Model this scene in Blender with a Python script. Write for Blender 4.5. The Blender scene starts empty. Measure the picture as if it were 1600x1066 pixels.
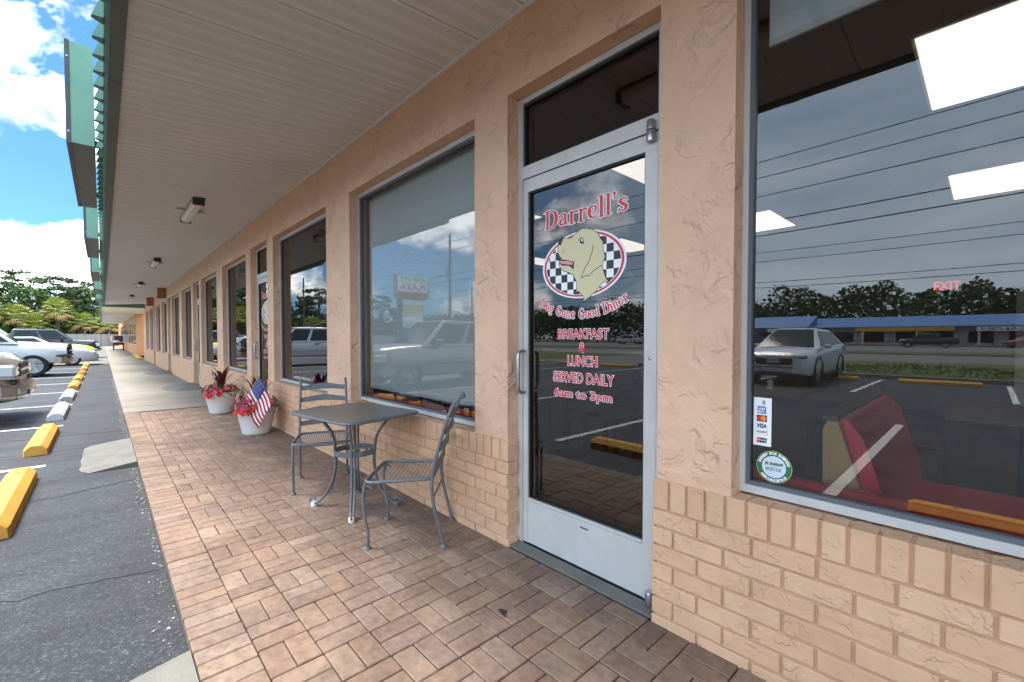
import bpy, bmesh, math, random
import numpy as np
from mathutils import Vector, Matrix, Euler
R = math.radians
random.seed(7)
sc = bpy.context.scene
col = sc.collection

# ------------------------------------------------------------------ camera
TH, PIT = R(42.85), R(1.4)
fw = Vector((math.cos(TH), -math.sin(TH), 0)); rt = Vector((-math.sin(TH), -math.cos(TH), 0)); zz = Vector((0, 0, 1))
f2 = fw*math.cos(PIT) - zz*math.sin(PIT); u2 = zz*math.cos(PIT) + fw*math.sin(PIT)
cam = bpy.data.cameras.new('camera'); camo = bpy.data.objects.new('camera', cam); col.objects.link(camo)
m3 = Matrix((rt, u2, -f2)).transposed()
camo.matrix_world = Matrix.Translation((0, 1.836, 1.30)) @ m3.to_4x4()
cam.sensor_width = 36; cam.lens = 690/1600*36; cam.shift_y = 11.6/1600
cam.clip_start = 0.05; cam.clip_end = 3000
sc.camera = camo

# ------------------------------------------------------------------ light
EL, AZ = R(62), R(38)                       # the sun, high and down the row of shops
S = Vector((math.cos(EL)*math.cos(AZ), math.cos(EL)*math.sin(AZ), math.sin(EL)))
sun = bpy.data.lights.new('sun', 'SUN'); sun.energy = 1.7; sun.angle = R(22); sun.color = (1, .95, .87)
suno = bpy.data.objects.new('sun', sun); col.objects.link(suno)
suno.rotation_euler = S.to_track_quat('Z', 'Y').to_euler()
world = bpy.data.worlds.new('World'); sc.world = world; world.use_nodes = True
wn = world.node_tree; wn.nodes.clear()
def N(t, ty, **kw):
    n = t.nodes.new(ty)
    for k, v in kw.items():
        if k.startswith('i_'):
            key = k[2:]; key = int(key) if key.isdigit() else key
            n.inputs[key].default_value = v
        else: setattr(n, k, v)
    return n
def ramp(t, a, b, ca=(0,0,0,1), cb=(1,1,1,1), src=None, mid=None):
    r = t.nodes.new('ShaderNodeValToRGB'); e = r.color_ramp.elements
    e[0].position = a; e[1].position = b; e[0].color = ca; e[1].color = cb
    if mid:
        for p, c in mid:
            q = r.color_ramp.elements.new(p); q.color = c
    if src is not None: t.links.new(src, r.inputs[0])
    return r
sky = N(wn, 'ShaderNodeTexSky', sky_type='NISHITA', sun_disc=False, sun_elevation=EL, sun_rotation=math.atan2(S.x, S.y))
sky.air_density = 1.0; sky.dust_density = 0.6; sky.ozone_density = 2.0
tc = N(wn, 'ShaderNodeTexCoord')
mp = N(wn, 'ShaderNodeMapping'); mp.inputs['Scale'].default_value = (3.1, 3.1, 4.6); mp.inputs['Location'].default_value = (.9, 8.1, 2.4)
wn.links.new(tc.outputs['Generated'], mp.inputs[0])
n1 = N(wn, 'ShaderNodeTexNoise', i_Scale=1.35, i_Detail=9.0, i_Roughness=.56, i_Distortion=.25)
wn.links.new(mp.outputs[0], n1.inputs['Vector'])
cl = ramp(wn, .50, .60, src=n1.outputs['Fac'])
n2 = N(wn, 'ShaderNodeTexNoise', i_Scale=3.5, i_Detail=6.0, i_Roughness=.6)
wn.links.new(mp.outputs[0], n2.inputs['Vector'])
cs = ramp(wn, .36, .56, (1.9, 2.05, 2.3, 1), (8.6, 8.6, 8.6, 1), src=n2.outputs['Fac'])
tint = N(wn, 'ShaderNodeMix', data_type='RGBA', blend_type='MULTIPLY'); tint.inputs[0].default_value = 1
tint.inputs[7].default_value = (.15, .265, .37, 1)
wn.links.new(sky.outputs[0], tint.inputs[6])
mx = N(wn, 'ShaderNodeMix', data_type='RGBA')
wn.links.new(cl.outputs[0], mx.inputs[0]); wn.links.new(tint.outputs[2], mx.inputs[6]); wn.links.new(cs.outputs[0], mx.inputs[7])
# thin high veil over the rest of the sky, away from the clear blue end of the street
nv = N(wn, 'ShaderNodeTexNoise', i_Scale=1.1, i_Detail=7.0, i_Roughness=.55, i_Distortion=.6)
mv = N(wn, 'ShaderNodeMapping'); mv.inputs['Scale'].default_value = (1.2, 1.2, 5.5); wn.links.new(tc.outputs['Generated'], mv.inputs[0]); wn.links.new(mv.outputs[0], nv.inputs['Vector'])
vc = ramp(wn, .3, .7, (1.9, 2.9, 4.2, 1), (5.0, 5.8, 6.6, 1), src=nv.outputs['Fac'])
sx_ = N(wn, 'ShaderNodeSeparateXYZ'); wn.links.new(tc.outputs['Generated'], sx_.inputs[0])
va = N(wn, 'ShaderNodeMath', operation='MULTIPLY_ADD'); va.inputs[1].default_value = .5; wn.links.new(nv.outputs['Fac'], va.inputs[0]); wn.links.new(sx_.outputs[0], va.inputs[2])
vf = ramp(wn, .62, 1.0, (.93, .93, .93, 1), (0, 0, 0, 1), src=va.outputs[0])
mxv = N(wn, 'ShaderNodeMix', data_type='RGBA'); wn.links.new(vf.outputs[0], mxv.inputs[0]); wn.links.new(mx.outputs[2], mxv.inputs[6]); wn.links.new(vc.outputs[0], mxv.inputs[7])
bg = N(wn, 'ShaderNodeBackground', i_Strength=.12)
wo = N(wn, 'ShaderNodeOutputWorld')
wn.links.new(mxv.outputs[2], bg.inputs[0]); wn.links.new(bg.outputs[0], wo.inputs[0])
vs = sc.view_settings; vs.view_transform = 'Standard'; vs.look = 'None'; vs.exposure = 2.35; vs.gamma = 1
sc.cycles.max_bounces = 8; sc.cycles.transparent_max_bounces = 16; sc.cycles.glossy_bounces = 4; sc.cycles.diffuse_bounces = 6
sc.cycles.caustics_reflective = False; sc.cycles.caustics_refractive = False
sc.cycles.use_denoising = True

# ------------------------------------------------------------------ materials
def L(c):                                    # sRGB 0..255 -> linear rgba
    if isinstance(c, (int, float)): c = (c, c, c)
    f = lambda v: v/12.92 if v <= .04045 else ((v+.055)/1.055)**2.4
    return tuple(f(v/255) for v in c) + (1.,)
MAT = {}
def mat(name, c, rough=.6, metal=0., spec=.5, var=0., vscale=8., c2=None, bump=0., bscale=60., bdist=.004, bramp=None, rnd=None, rcols=None, stretch=None, emit=0., coat=0., detail=4., rrange=None, stain=None):
    if name in MAT: return MAT[name]
    m = bpy.data.materials.new(name); m.use_nodes = True; t = m.node_tree; b = t.nodes['Principled BSDF']
    b.inputs['Roughness'].default_value = rough; b.inputs['Metallic'].default_value = metal
    b.inputs['Specular IOR Level'].default_value = spec
    if coat: b.inputs['Coat Weight'].default_value = coat; b.inputs['Coat Roughness'].default_value = .03
    base = L(c); b.inputs['Base Color'].default_value = base; src = None
    tcn = N(t, 'ShaderNodeTexCoord'); vec = tcn.outputs['Object']
    if rnd:
        if rnd == 'object': rv = N(t, 'ShaderNodeObjectInfo').outputs['Random']
        else: rv = N(t, 'ShaderNodeNewGeometry').outputs['Random Per Island']
        cr = ramp(t, 0, 1, L(rcols[0]), L(rcols[-1]), rv, [(i/(len(rcols)-1), L(q)) for i, q in enumerate(rcols[1:-1], 1)])
        src = cr.outputs[0]
        ge = N(t, 'ShaderNodeNewGeometry'); vec = ge.outputs['Position']   # pieces: texture runs on in the world
    if stretch:
        mpp = N(t, 'ShaderNodeMapping'); mpp.inputs['Scale'].default_value = stretch
        t.links.new(vec, mpp.inputs[0]); vec = mpp.outputs[0]
    if var:
        nz = N(t, 'ShaderNodeTexNoise', i_Scale=vscale, i_Detail=detail, i_Roughness=.65); t.links.new(vec, nz.inputs['Vector'])
        r = ramp(t, .3, .7, src=nz.outputs['Fac'])
        mm = N(t, 'ShaderNodeMix', data_type='RGBA', blend_type='MIX')
        t.links.new(r.outputs[0], mm.inputs[0])
        if src is None:
            mm.inputs[6].default_value = base; mm.inputs[7].default_value = L(c2) if c2 else tuple(v*(1-var) for v in base[:3])+(1,)
        else:
            dk = N(t, 'ShaderNodeMix', data_type='RGBA', blend_type='MULTIPLY'); dk.inputs[0].default_value = 1
            t.links.new(src, dk.inputs[6]); dk.inputs[7].default_value = (1-var, 1-var, 1-var, 1)
            t.links.new(src, mm.inputs[6]); t.links.new(dk.outputs[2], mm.inputs[7])
        src = mm.outputs[2]
        if rrange:
            rr = ramp(t, .3, .7, (rrange[0],)*3+(1,), (rrange[1],)*3+(1,), nz.outputs['Fac']); t.links.new(rr.outputs[0], b.inputs['Roughness'])
    if stain and src is not None:
        ns = N(t, 'ShaderNodeTexNoise', i_Scale=stain[0], i_Detail=7.0, i_Roughness=.7); t.links.new(vec, ns.inputs['Vector'])
        rs = ramp(t, .32, .66, tuple(stain[1])+(1,), (1.06, 1.05, 1.04, 1), ns.outputs['Fac'])
        ms_ = N(t, 'ShaderNodeMix', data_type='RGBA', blend_type='MULTIPLY'); ms_.inputs[0].default_value = 1
        t.links.new(src, ms_.inputs[6]); t.links.new(rs.outputs[0], ms_.inputs[7]); src = ms_.outputs[2]
    if src is not None: t.links.new(src, b.inputs['Base Color'])
    if bump:
        nb = N(t, 'ShaderNodeTexNoise', i_Scale=bscale, i_Detail=5.0, i_Roughness=.6); t.links.new(vec, nb.inputs['Vector'])
        h = nb.outputs['Fac']
        if bramp:
            nb.inputs['Distortion'].default_value = .5; nb.inputs['Detail'].default_value = 3.0
            r2a = ramp(t, bramp[0], bramp[1], src=h)
            mk = N(t, 'ShaderNodeTexNoise', i_Scale=bscale*.45, i_Detail=2.0); t.links.new(vec, mk.inputs['Vector'])
            mr = ramp(t, .42, .6, src=mk.outputs['Fac'])
            r2 = N(t, 'ShaderNodeMath', operation='MULTIPLY'); t.links.new(r2a.outputs[0], r2.inputs[0]); t.links.new(mr.outputs[0], r2.inputs[1])
            fine = N(t, 'ShaderNodeTexNoise', i_Scale=bscale*7, i_Detail=3.0); t.links.new(vec, fine.inputs['Vector'])
            ad = N(t, 'ShaderNodeMath', operation='MULTIPLY_ADD'); ad.inputs[1].default_value = .18
            t.links.new(fine.outputs['Fac'], ad.inputs[0]); t.links.new(r2.outputs[0], ad.inputs[2]); h = ad.outputs[0]
        bp = N(t, 'ShaderNodeBump', i_Strength=bump, i_Distance=bdist); t.links.new(h, bp.inputs['Height'])
        t.links.new(bp.outputs[0], b.inputs['Normal'])
    if emit:
        b.inputs['Emission Color'].default_value = base; b.inputs['Emission Strength'].default_value = emit
    MAT[name] = m; return m
def glass(name, tintc, ior, rough=0.0):
    m = bpy.data.materials.new(name); m.use_nodes = True; t = m.node_tree; t.nodes.clear()
    fr = N(t, 'ShaderNodeFresnel', i_IOR=ior); tr = N(t, 'ShaderNodeBsdfTransparent', i_Color=tintc + (1,))
    gl = N(t, 'ShaderNodeBsdfGlossy', i_Roughness=rough); ms = N(t, 'ShaderNodeMixShader'); o = N(t, 'ShaderNodeOutputMaterial')
    t.links.new(fr.outputs[0], ms.inputs[0]); t.links.new(tr.outputs[0], ms.inputs[1]); t.links.new(gl.outputs[0], ms.inputs[2]); t.links.new(ms.outputs[0], o.inputs[0])
    MAT[name] = m; return m
STU = (226, 186, 154)
M_stucco = mat('painted_stucco', STU, .75, stain=(2.6, (.9, .885, .87)), var=.1, vscale=.9, c2=(219, 178, 149), bump=.7, bscale=7.5, bdist=.015, bramp=(.46, .56))
M_brick = mat('painted_brick', (212, 172, 134), .7, rnd='object', rcols=[(216,173,138),(221,180,145),(212,168,133),(218,177,142)], var=.07, vscale=14, stain=(2.2, (.88, .86, .84)), bump=.6, bscale=16, bdist=.006, bramp=(.46, .53))
M_brick2 = mat('painted_brick_far', (212, 172, 134), .7, rnd='island', rcols=[(216,173,138),(221,180,145),(212,168,133),(218,177,142)], var=.05, vscale=14, bump=.6, bscale=16, bdist=.006, bramp=(.46, .53))
PC = [(158,131,111),(152,124,103),(163,138,118),(147,117,98),(159,134,115),(145,119,103),(156,132,115),(166,142,124),(141,114,100),(156,126,105)]
M_paver = mat('clay_paver', (190,150,130), .8, rnd='object', rcols=PC, var=.42, vscale=26, stain=(2.4, (.62, .6, .6)), bump=.45, bscale=170, bdist=.003, detail=7)
M_paver2 = mat('clay_paver_far', (190,150,130), .8, rnd='island', rcols=PC, var=.42, vscale=26, stain=(2.4, (.62, .6, .6)), bump=.45, bscale=170, bdist=.003, detail=7)
M_sand = mat('joint_sand', (108, 88, 76), .95, var=.3, vscale=40)
M_conc = mat('concrete', (152, 143, 131), .85, var=.2, vscale=1.6, c2=(130, 122, 112), bump=.3, bscale=90, detail=8)
M_conc2 = mat('ramp_concrete', (122, 119, 110), .88, var=.3, vscale=4, c2=(98, 97, 92), bump=.5, bscale=60, detail=8)
M_asph = mat('asphalt', (62, 65, 71), .7, bump=.9, bscale=150, bdist=.006)
def _asph():
    t = M_asph.node_tree; bs = t.nodes['Principled BSDF']; tc_ = N(t, 'ShaderNodeTexCoord')
    v = N(t, 'ShaderNodeTexVoronoi', i_Scale=95.0); t.links.new(tc_.outputs['Object'], v.inputs['Vector'])
    sp = ramp(t, .25, .95, L((29, 32, 38)), L((78, 81, 86)), v.outputs['Color'], [(.7, L((44, 47, 54)))])
    big = N(t, 'ShaderNodeTexNoise', i_Scale=1.3, i_Detail=8.0, i_Roughness=.68); t.links.new(tc_.outputs['Object'], big.inputs['Vector'])
    mpa = N(t, 'ShaderNodeMapping'); mpa.inputs['Scale'].default_value = (3.2, .55, 1); t.links.new(tc_.outputs['Object'], mpa.inputs[0])
    st = N(t, 'ShaderNodeTexNoise', i_Scale=1.6, i_Detail=6.0, i_Roughness=.7); t.links.new(mpa.outputs[0], st.inputs['Vector'])
    rb_ = ramp(t, .35, .68, (.62, .63, .66, 1), (1.5, 1.46, 1.38, 1), big.outputs['Fac']); rs_ = ramp(t, .35, .65, (.78, .8, .84, 1), (1.2, 1.18, 1.14, 1), st.outputs['Fac'])
    m1 = N(t, 'ShaderNodeMix', data_type='RGBA', blend_type='MULTIPLY'); m1.inputs[0].default_value = 1; m2 = N(t, 'ShaderNodeMix', data_type='RGBA', blend_type='MULTIPLY'); m2.inputs[0].default_value = 1
    t.links.new(sp.outputs[0], m1.inputs[6]); t.links.new(rb_.outputs[0], m1.inputs[7]); t.links.new(m1.outputs[2], m2.inputs[6]); t.links.new(rs_.outputs[0], m2.inputs[7]); t.links.new(m2.outputs[2], bs.inputs['Base Color'])
    rg = ramp(t, .35, .7, (.5, .5, .5, 1), (.85, .85, .85, 1), st.outputs['Fac']); t.links.new(rg.outputs[0], bs.inputs['Roughness'])
_asph()
M_alu = mat('aluminium_frame', (206, 204, 200), .42, metal=.12, var=.1, vscale=5, c2=(192, 190, 186), detail=8)
M_gask = mat('black_gasket', (26, 26, 28), .6)
M_gask2 = mat('grey_gasket', (96, 99, 106), .5)
M_darkmetal = mat('dark_metal', (60, 62, 64), .45, metal=.6)
M_silver = mat('satin_silver', (176, 178, 182), .3, metal=.9)
M_soff = mat('soffit_vinyl', (230, 231, 231), .6, var=.08, vscale=1.2, c2=(221, 221, 220))
M_green = mat('green_painted_metal', (72, 118, 102), .5, var=.25, vscale=3, c2=(92, 134, 116))
M_gfas = mat('weathered_fascia', (92, 102, 92), .6, var=.25, vscale=3)
M_dgrey = mat('dark_grey_metal', (78, 80, 82), .55)
M_int = mat('interior_wall', (120, 112, 104), .9)
M_intdark = mat('interior_dark_wall', (84, 80, 78), .9)
M_intfloor = mat('interior_floor', (66, 62, 60), .35, var=.35, vscale=2.5, c2=(88, 84, 80))
M_intceil = mat('interior_ceiling', (150, 146, 140), .9)
M_red = mat('red_vinyl', (236, 32, 50), .32, var=.12, vscale=5, coat=.3)
M_redp = mat('red_paint', (190, 40, 26), .3, coat=.4)
M_wood = mat('maple_wood', (214, 172, 110), .5, var=.18, vscale=3, stretch=(8, 8, 1))
M_dwood = mat('dark_wood', (88, 58, 40), .5, var=.3, vscale=6)
M_blind = mat('blind_fabric', (243, 245, 242), .8)
M_iron = mat('grey_wrought_iron', (116, 122, 128), .45, metal=.2, var=.25, vscale=30, c2=(96, 98, 100))
M_irontop = mat('weathered_table_top', (112, 108, 102), .42, metal=.1, var=.4, vscale=9, c2=(136, 122, 106), detail=8)
M_white = mat('white_plastic', (228, 226, 220), .4, var=.05, vscale=6)
M_wpaint = mat('white_paint', (222, 222, 218), .7, var=.25, vscale=25, detail=8)
M_ypaint = mat('yellow_stop_paint', (232, 172, 66), .7, var=.14, vscale=4, c2=(206, 146, 62), bump=.5, bscale=45, detail=9)
M_wstop = mat('white_stop_paint', (206, 208, 206), .62, var=.2, vscale=14, bump=.25, bscale=60)
M_glass = glass('window_glass', (.93, .95, .94), 2.0)
M_dglass = glass('tinted_door_glass', (.55, .57, .58), 1.9)
M_grass = mat('grass_verge', (74, 98, 44), .95, var=.45, vscale=1.6, c2=(104, 112, 58), bump=.8, bscale=30, bdist=.05, detail=9)
M_earth = mat('dry_ground', (120, 112, 84), .95, var=.35, vscale=.6)
M_black = mat('black_rubber', (24, 24, 25), .7)
M_trunk = mat('bark', (98, 84, 70), .9, var=.3, vscale=9)

# ------------------------------------------------------------------ mesh helpers
class MB:
    def __init__(s): s.v = []; s.f = []; s.m = []; s.cur = 0
    def mat(s, i): s.cur = i; return s
    def add(s, vs, fs):
        o = len(s.v); s.v += [tuple(p) for p in vs]; s.f += [tuple(i+o for i in f) for f in fs]; s.m += [s.cur]*len(fs); return s
    def box(s, x0, x1, y0, y1, z0, z1):
        if x0 > x1: x0, x1 = x1, x0
        if y0 > y1: y0, y1 = y1, y0
        if z0 > z1: z0, z1 = z1, z0
        return s.add([(x0,y0,z0),(x1,y0,z0),(x1,y1,z0),(x0,y1,z0),(x0,y0,z1),(x1,y0,z1),(x1,y1,z1),(x0,y1,z1)],
            [(0,3,2,1),(4,5,6,7),(0,1,5,4),(1,2,6,5),(2,3,7,6),(3,0,4,7)])
    def cbox(s, x0, x1, y0, y1, z0, z1, c):                  # chamfered box
        mn = np.array([x0,y0,z0]); mx_ = np.array([x1,y1,z1]); vs = []; idx = {}
        for sx in (0,1):
            for sy in (0,1):
                for sz in (0,1):
                    corner = [mx_[k] if b else mn[k] for k, b in enumerate((sx,sy,sz))]
                    for ax in range(3):
                        p = []
                        for k, b in enumerate((sx,sy,sz)):
                            p.append(corner[k] if k == ax else corner[k] + (-c if b else c))
                        idx[(sx,sy,sz,ax)] = len(vs); vs.append(p)
        fs = []
        for ax in range(3):
            a, b = [k for k in range(3) if k != ax]
            for sd in (0,1):
                q = []
                for (i, j) in ((0,0),(1,0),(1,1),(0,1)):
                    k = [0,0,0]; k[ax] = sd; k[a] = i; k[b] = j; q.append(idx[(k[0],k[1],k[2],ax)])
                fs.append(q)
        for ax in range(3):                                   # edges running along ax
            a, b = [k for k in range(3) if k != ax]
            for i in (0,1):
                for j in (0,1):
                    k0 = [0,0,0]; k0[a] = i; k0[b] = j; k1 = list(k0); k1[ax] = 1
                    fs.append([idx[tuple(k0)+(a,)], idx[tuple(k1)+(a,)], idx[tuple(k1)+(b,)], idx[tuple(k0)+(b,)]])
        for sx in (0,1):
            for sy in (0,1):
                for sz in (0,1): fs.append([idx[(sx,sy,sz,0)], idx[(sx,sy,sz,1)], idx[(sx,sy,sz,2)]])
        s.add(vs, fs); s.fix = True; return s
    def tube(s, pts, r, n=8, caps=True):
        pts = [Vector(p) for p in pts]; rs = r if isinstance(r, (list, tuple)) else [r]*len(pts)
        up = Vector((0,0,1)); o = len(s.v); k = len(pts); prev = None
        for i, p in enumerate(pts):
            d = (pts[min(i+1,k-1)] - pts[max(i-1,0)]).normalized()
            if prev is None:
                a = d.cross(up)
                if a.length < 1e-3: a = d.cross(Vector((1,0,0)))
            else: a = prev - d*prev.dot(d)
            a.normalize(); b = d.cross(a); prev = a
            for j in range(n):
                t = 2*math.pi*j/n; s.v.append(tuple(p + (a*math.cos(t) + b*math.sin(t))*rs[i]))
        for i in range(k-1):
            for j in range(n):
                s.f.append((o+i*n+j, o+i*n+(j+1)%n, o+(i+1)*n+(j+1)%n, o+(i+1)*n+j)); s.m.append(s.cur)
        if caps:
            s.f.append(tuple(o+j for j in range(n))[::-1]); s.f.append(tuple(o+(k-1)*n+j for j in range(n))); s.m += [s.cur]*2
        return s
    def lathe(s, prof, n=24, c=(0,0,0), axis='z', caps=True):
        o = len(s.v)
        for (r, h) in prof:
            for j in range(n):
                t = 2*math.pi*j/n; a, b = r*math.cos(t), r*math.sin(t)
                p = (a, b, h) if axis == 'z' else ((h, a, b) if axis == 'x' else (a, h, b))
                s.v.append((p[0]+c[0], p[1]+c[1], p[2]+c[2]))
        for i in range(len(prof)-1):
            for j in range(n):
                s.f.append((o+i*n+j, o+i*n+(j+1)%n, o+(i+1)*n+(j+1)%n, o+(i+1)*n+j)); s.m.append(s.cur)
        if caps: s.f.append(tuple(o+j for j in range(n))[::-1]); s.f.append(tuple(o+(len(prof)-1)*n+j for j in range(n))); s.m += [s.cur]*2
        return s
    def prism(s, poly, axis, a0, a1):                         # poly in the two other axes, extruded along axis
        n = len(poly); vs = []
        for a in (a0, a1):
            for (p, q) in poly: vs.append({'x': (a,p,q), 'y': (p,a,q), 'z': (p,q,a)}[axis])
        return s.add(vs, [tuple(range(n))[::-1], tuple(range(n, 2*n))] + [(i, (i+1)%n, n+(i+1)%n, n+i) for i in range(n)])
    def build(s, name, mats, parent=None, loc=None, smooth=None, fix=True):
        me = bpy.data.meshes.new(name); me.from_pydata(s.v, [], s.f)
        if not isinstance(mats, (list, tuple)): mats = [mats]
        for m in mats: me.materials.append(m)
        if len(mats) > 1: me.polygons.foreach_set('material_index', s.m)
        if fix:
            bm = bmesh.new(); bm.from_mesh(me); bmesh.ops.recalc_face_normals(bm, faces=bm.faces); bm.to_mesh(me); bm.free()
        if smooth is not None:
            me.polygons.foreach_set('use_smooth', [True]*len(me.polygons)); me.set_sharp_from_angle(angle=R(smooth))
        me.update()
        o = bpy.data.objects.new(name, me); col.objects.link(o)
        if parent is not None: o.parent = parent
        if loc is not None: o.location = loc
        return o
def inst(src, name, parent, loc, rot=None, scale=None):
    o = bpy.data.objects.new(name, src if isinstance(src, bpy.types.Mesh) else src.data); col.objects.link(o); o.parent = parent; o.location = loc
    if rot: o.rotation_euler = rot
    if scale: o.scale = scale
    return o
def tag(o, label=None, cat=None, group=None, kind=None):
    for k, v in (('label', label), ('category', cat), ('group', group), ('kind', kind)):
        if v: o[k] = v
    return o
def empty(name, loc=(0,0,0), rz=0, label=None, cat=None, group=None):
    o = bpy.data.objects.new(name, None); col.objects.link(o); o.location = loc; o.rotation_euler = (0,0,rz); o.empty_display_size = .2
    return tag(o, label, cat, group)
def copy_tree(o, parent=None):
    c = o.copy(); col.objects.link(c); c.parent = parent
    for ch in list(o.children): copy_tree(ch, c)
    return c
def text_mesh(body, x0, x1, z0, z1, bold=0.0, grow=0.0, shear=0.):
    """flat text fitted into a box; local x runs right for the reader, local y up"""
    cu = bpy.data.curves.new('t', 'FONT'); cu.body = body; cu.size = 1; cu.fill_mode = 'FRONT'; cu.offset = bold; cu.resolution_u = 3; cu.shear = shear
    ob = bpy.data.objects.new('t', cu); col.objects.link(ob); bpy.context.view_layer.update()
    dg = bpy.context.evaluated_depsgraph_get(); me = bpy.data.meshes.new_from_object(ob.evaluated_get(dg))
    cu.offset = bold + grow; bpy.context.view_layer.update(); dg = bpy.context.evaluated_depsgraph_get()
    me2 = bpy.data.meshes.new_from_object(ob.evaluated_get(dg)) if grow else None
    bpy.data.objects.remove(ob)
    def arr(m): a = np.zeros(len(m.vertices)*3); m.vertices.foreach_get('co', a); return a.reshape(-1,3)
    a = arr(me); mn, mx_ = a.min(0), a.max(0); sx, sy = (x1-x0)/(mx_[0]-mn[0]), (z1-z0)/(mx_[1]-mn[1])
    out = []
    for m in ((me, me2) if grow else (me,)):
        b = arr(m); v = [((p[0]-mn[0])*sx+x0, (p[1]-mn[1])*sy+z0) for p in b]; out.append((v, [tuple(p.vertices) for p in m.polygons]))
    return out
def sdf_fill(strokes, iso, res, cap=True):
    """cells of a grid clipped at the contour of a union of round tapered strokes: list of polygons (2D)"""
    segs = []
    for st in strokes:
        for a, b in zip(st[:-1], st[1:]): segs.append((a, b))
        if len(st) == 1: segs.append((st[0], st[0]))
    P = np.array([p for st in strokes for p in st]); mg = P[:,2].max() + iso + 2*res
    xs = np.arange(P[:,0].min()-mg, P[:,0].max()+mg, res); ys = np.arange(P[:,1].min()-mg, P[:,1].max()+mg, res)
    X, Yg = np.meshgrid(xs, ys, indexing='ij'); D = np.full(X.shape, 9.)
    for (a, b) in segs:
        dx, dy = b[0]-a[0], b[1]-a[1]; l2 = dx*dx+dy*dy
        t = np.clip(((X-a[0])*dx+(Yg-a[1])*dy)/l2, 0, 1) if l2 > 0 else np.zeros_like(X)
        D = np.minimum(D, np.hypot(X-a[0]-t*dx, Yg-a[1]-t*dy) - (a[2]+(b[2]-a[2])*t))
    D -= iso; out = []
    ins = D < 0; cell = ins[:-1,:-1] | ins[1:,:-1] | ins[1:,1:] | ins[:-1,1:]
    for i, j in np.argwhere(cell):
        cs_ = [(i,j),(i+1,j),(i+1,j+1),(i,j+1)]; poly = []
        for k in range(4):
            a, b = cs_[k], cs_[(k+1)%4]; da, db = D[a], D[b]
            if da < 0: poly.append((xs[a[0]], ys[a[1]]))
            if (da < 0) != (db < 0):
                t = da/(da-db); poly.append((xs[a[0]]+(xs[b[0]]-xs[a[0]])*t, ys[a[1]]+(ys[b[1]]-ys[a[1]])*t))
        if len(poly) > 2: out.append(poly)
    return out
# ================================================================== the setting
CAMP = Vector((0, 1.836, 1.30))
def proj(p):
    d = Vector(p) - CAMP; z = d.dot(f2)
    if z < .05: return None
    return (800 + 690*d.dot(rt)/z, 544.6 - 690*d.dot(u2)/z, z)
def sheet(name, x0, x1, y0, y1, z, m, nx=1, ny=1, kind='structure'):
    b = MB(); b.add([(x0,y0,z),(x1,y0,z),(x1,y1,z),(x0,y1,z)], [(0,1,2,3)]); return tag(b.build(name, m, fix=False), kind=kind)
GZ = -.06                                                     # level of the asphalt, the walkway stands above it
sheet('ground', -900, 900, -900, 900, -.14, M_earth)
M_lot2 = mat('old_asphalt', (122, 121, 118), .85, var=.25, vscale=2, bump=.6, bscale=150, detail=8)
tag(MB().add([(-70,1.585,GZ),(31.4,1.585,GZ),(31.4,17.2,GZ),(-70,17.2,GZ)],[(0,1,2,3)]).build('parking_lot', M_asph, fix=False), kind='structure')
sheet('old_parking_lot', 31.4, 96, 1.585, 17.2, GZ, M_lot2)
sheet('grass_verge', -160, 260, 17.2, 31, GZ-.01, M_grass)
sheet('entrance_drive', 11.5, 19, 17.2, 31, GZ-.004, M_lot2)
sheet('road', -300, 400, 31, 45, GZ-.008, M_lot2)
sheet('far_grass_verge', -160, 260, 45, 56, GZ-.01, M_grass)
sheet('far_parking_lot', -160, 260, 56, 95, GZ-.006, M_lot2)
tag(MB().box(-160, 11.5, 16.95, 17.2, GZ-.02, GZ+.12).box(19, 200, 16.95, 17.2, GZ-.02, GZ+.12).build('verge_kerb', M_conc), kind='structure')
tag(MB().box(-300, 400, 44.7, 45, GZ-.02, GZ+.1).build('road_kerb', M_conc), kind='structure')
# painted stripes of the bays: each stripe a mark of its own
STR = [6.77 + 2.93*k for k in range(-7, 9)]
lot = bpy.data.objects['parking_lot']
sm = None
for k, x in enumerate(STR):
    w = .05
    o = MB().add([(x-w,2.3,GZ+.004),(x+w,2.3,GZ+.004),(x+w,7.0,GZ+.004),(x-w,7.0,GZ+.004)],[(0,1,2,3)]).build('bay_stripe', M_wpaint, lot, fix=False)
for k in range(-8, 9):
    x = 2.3 + 2.72*k
    MB().add([(x-.05,11.6,GZ+.004),(x+.05,11.6,GZ+.004),(x+.05,16.3,GZ+.004),(x-.05,16.3,GZ+.004)],[(0,1,2,3)]).build('bay_stripe', M_wpaint, lot, fix=False)
# darker seam strips and wet-looking patches of the sealed asphalt
M_seam = mat('tar_seam', (48, 50, 54), .5, var=.3, vscale=6)
b = MB(); rr = random.Random(3)
for (xa, ya, xb, yb) in [(5.55,1.62,5.2,2.9),(5.2,2.9,5.3,4.6),(8.6,1.62,8.75,3.2),(3.3,1.62,3.45,2.4)]:
    n = 14; pts = [(xa+(xb-xa)*i/n + rr.uniform(-.03,.03), ya+(yb-ya)*i/n) for i in range(n+1)]
    for (p, q) in zip(pts[:-1], pts[1:]):
        w = .012; b.add([(p[0]-w,p[1],GZ+.003),(p[0]+w,p[1],GZ+.003),(q[0]+w,q[1],GZ+.003),(q[0]-w,q[1],GZ+.003)],[(0,1,2,3)])
b.build('tar_seam', M_seam, lot, fix=False)

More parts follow.
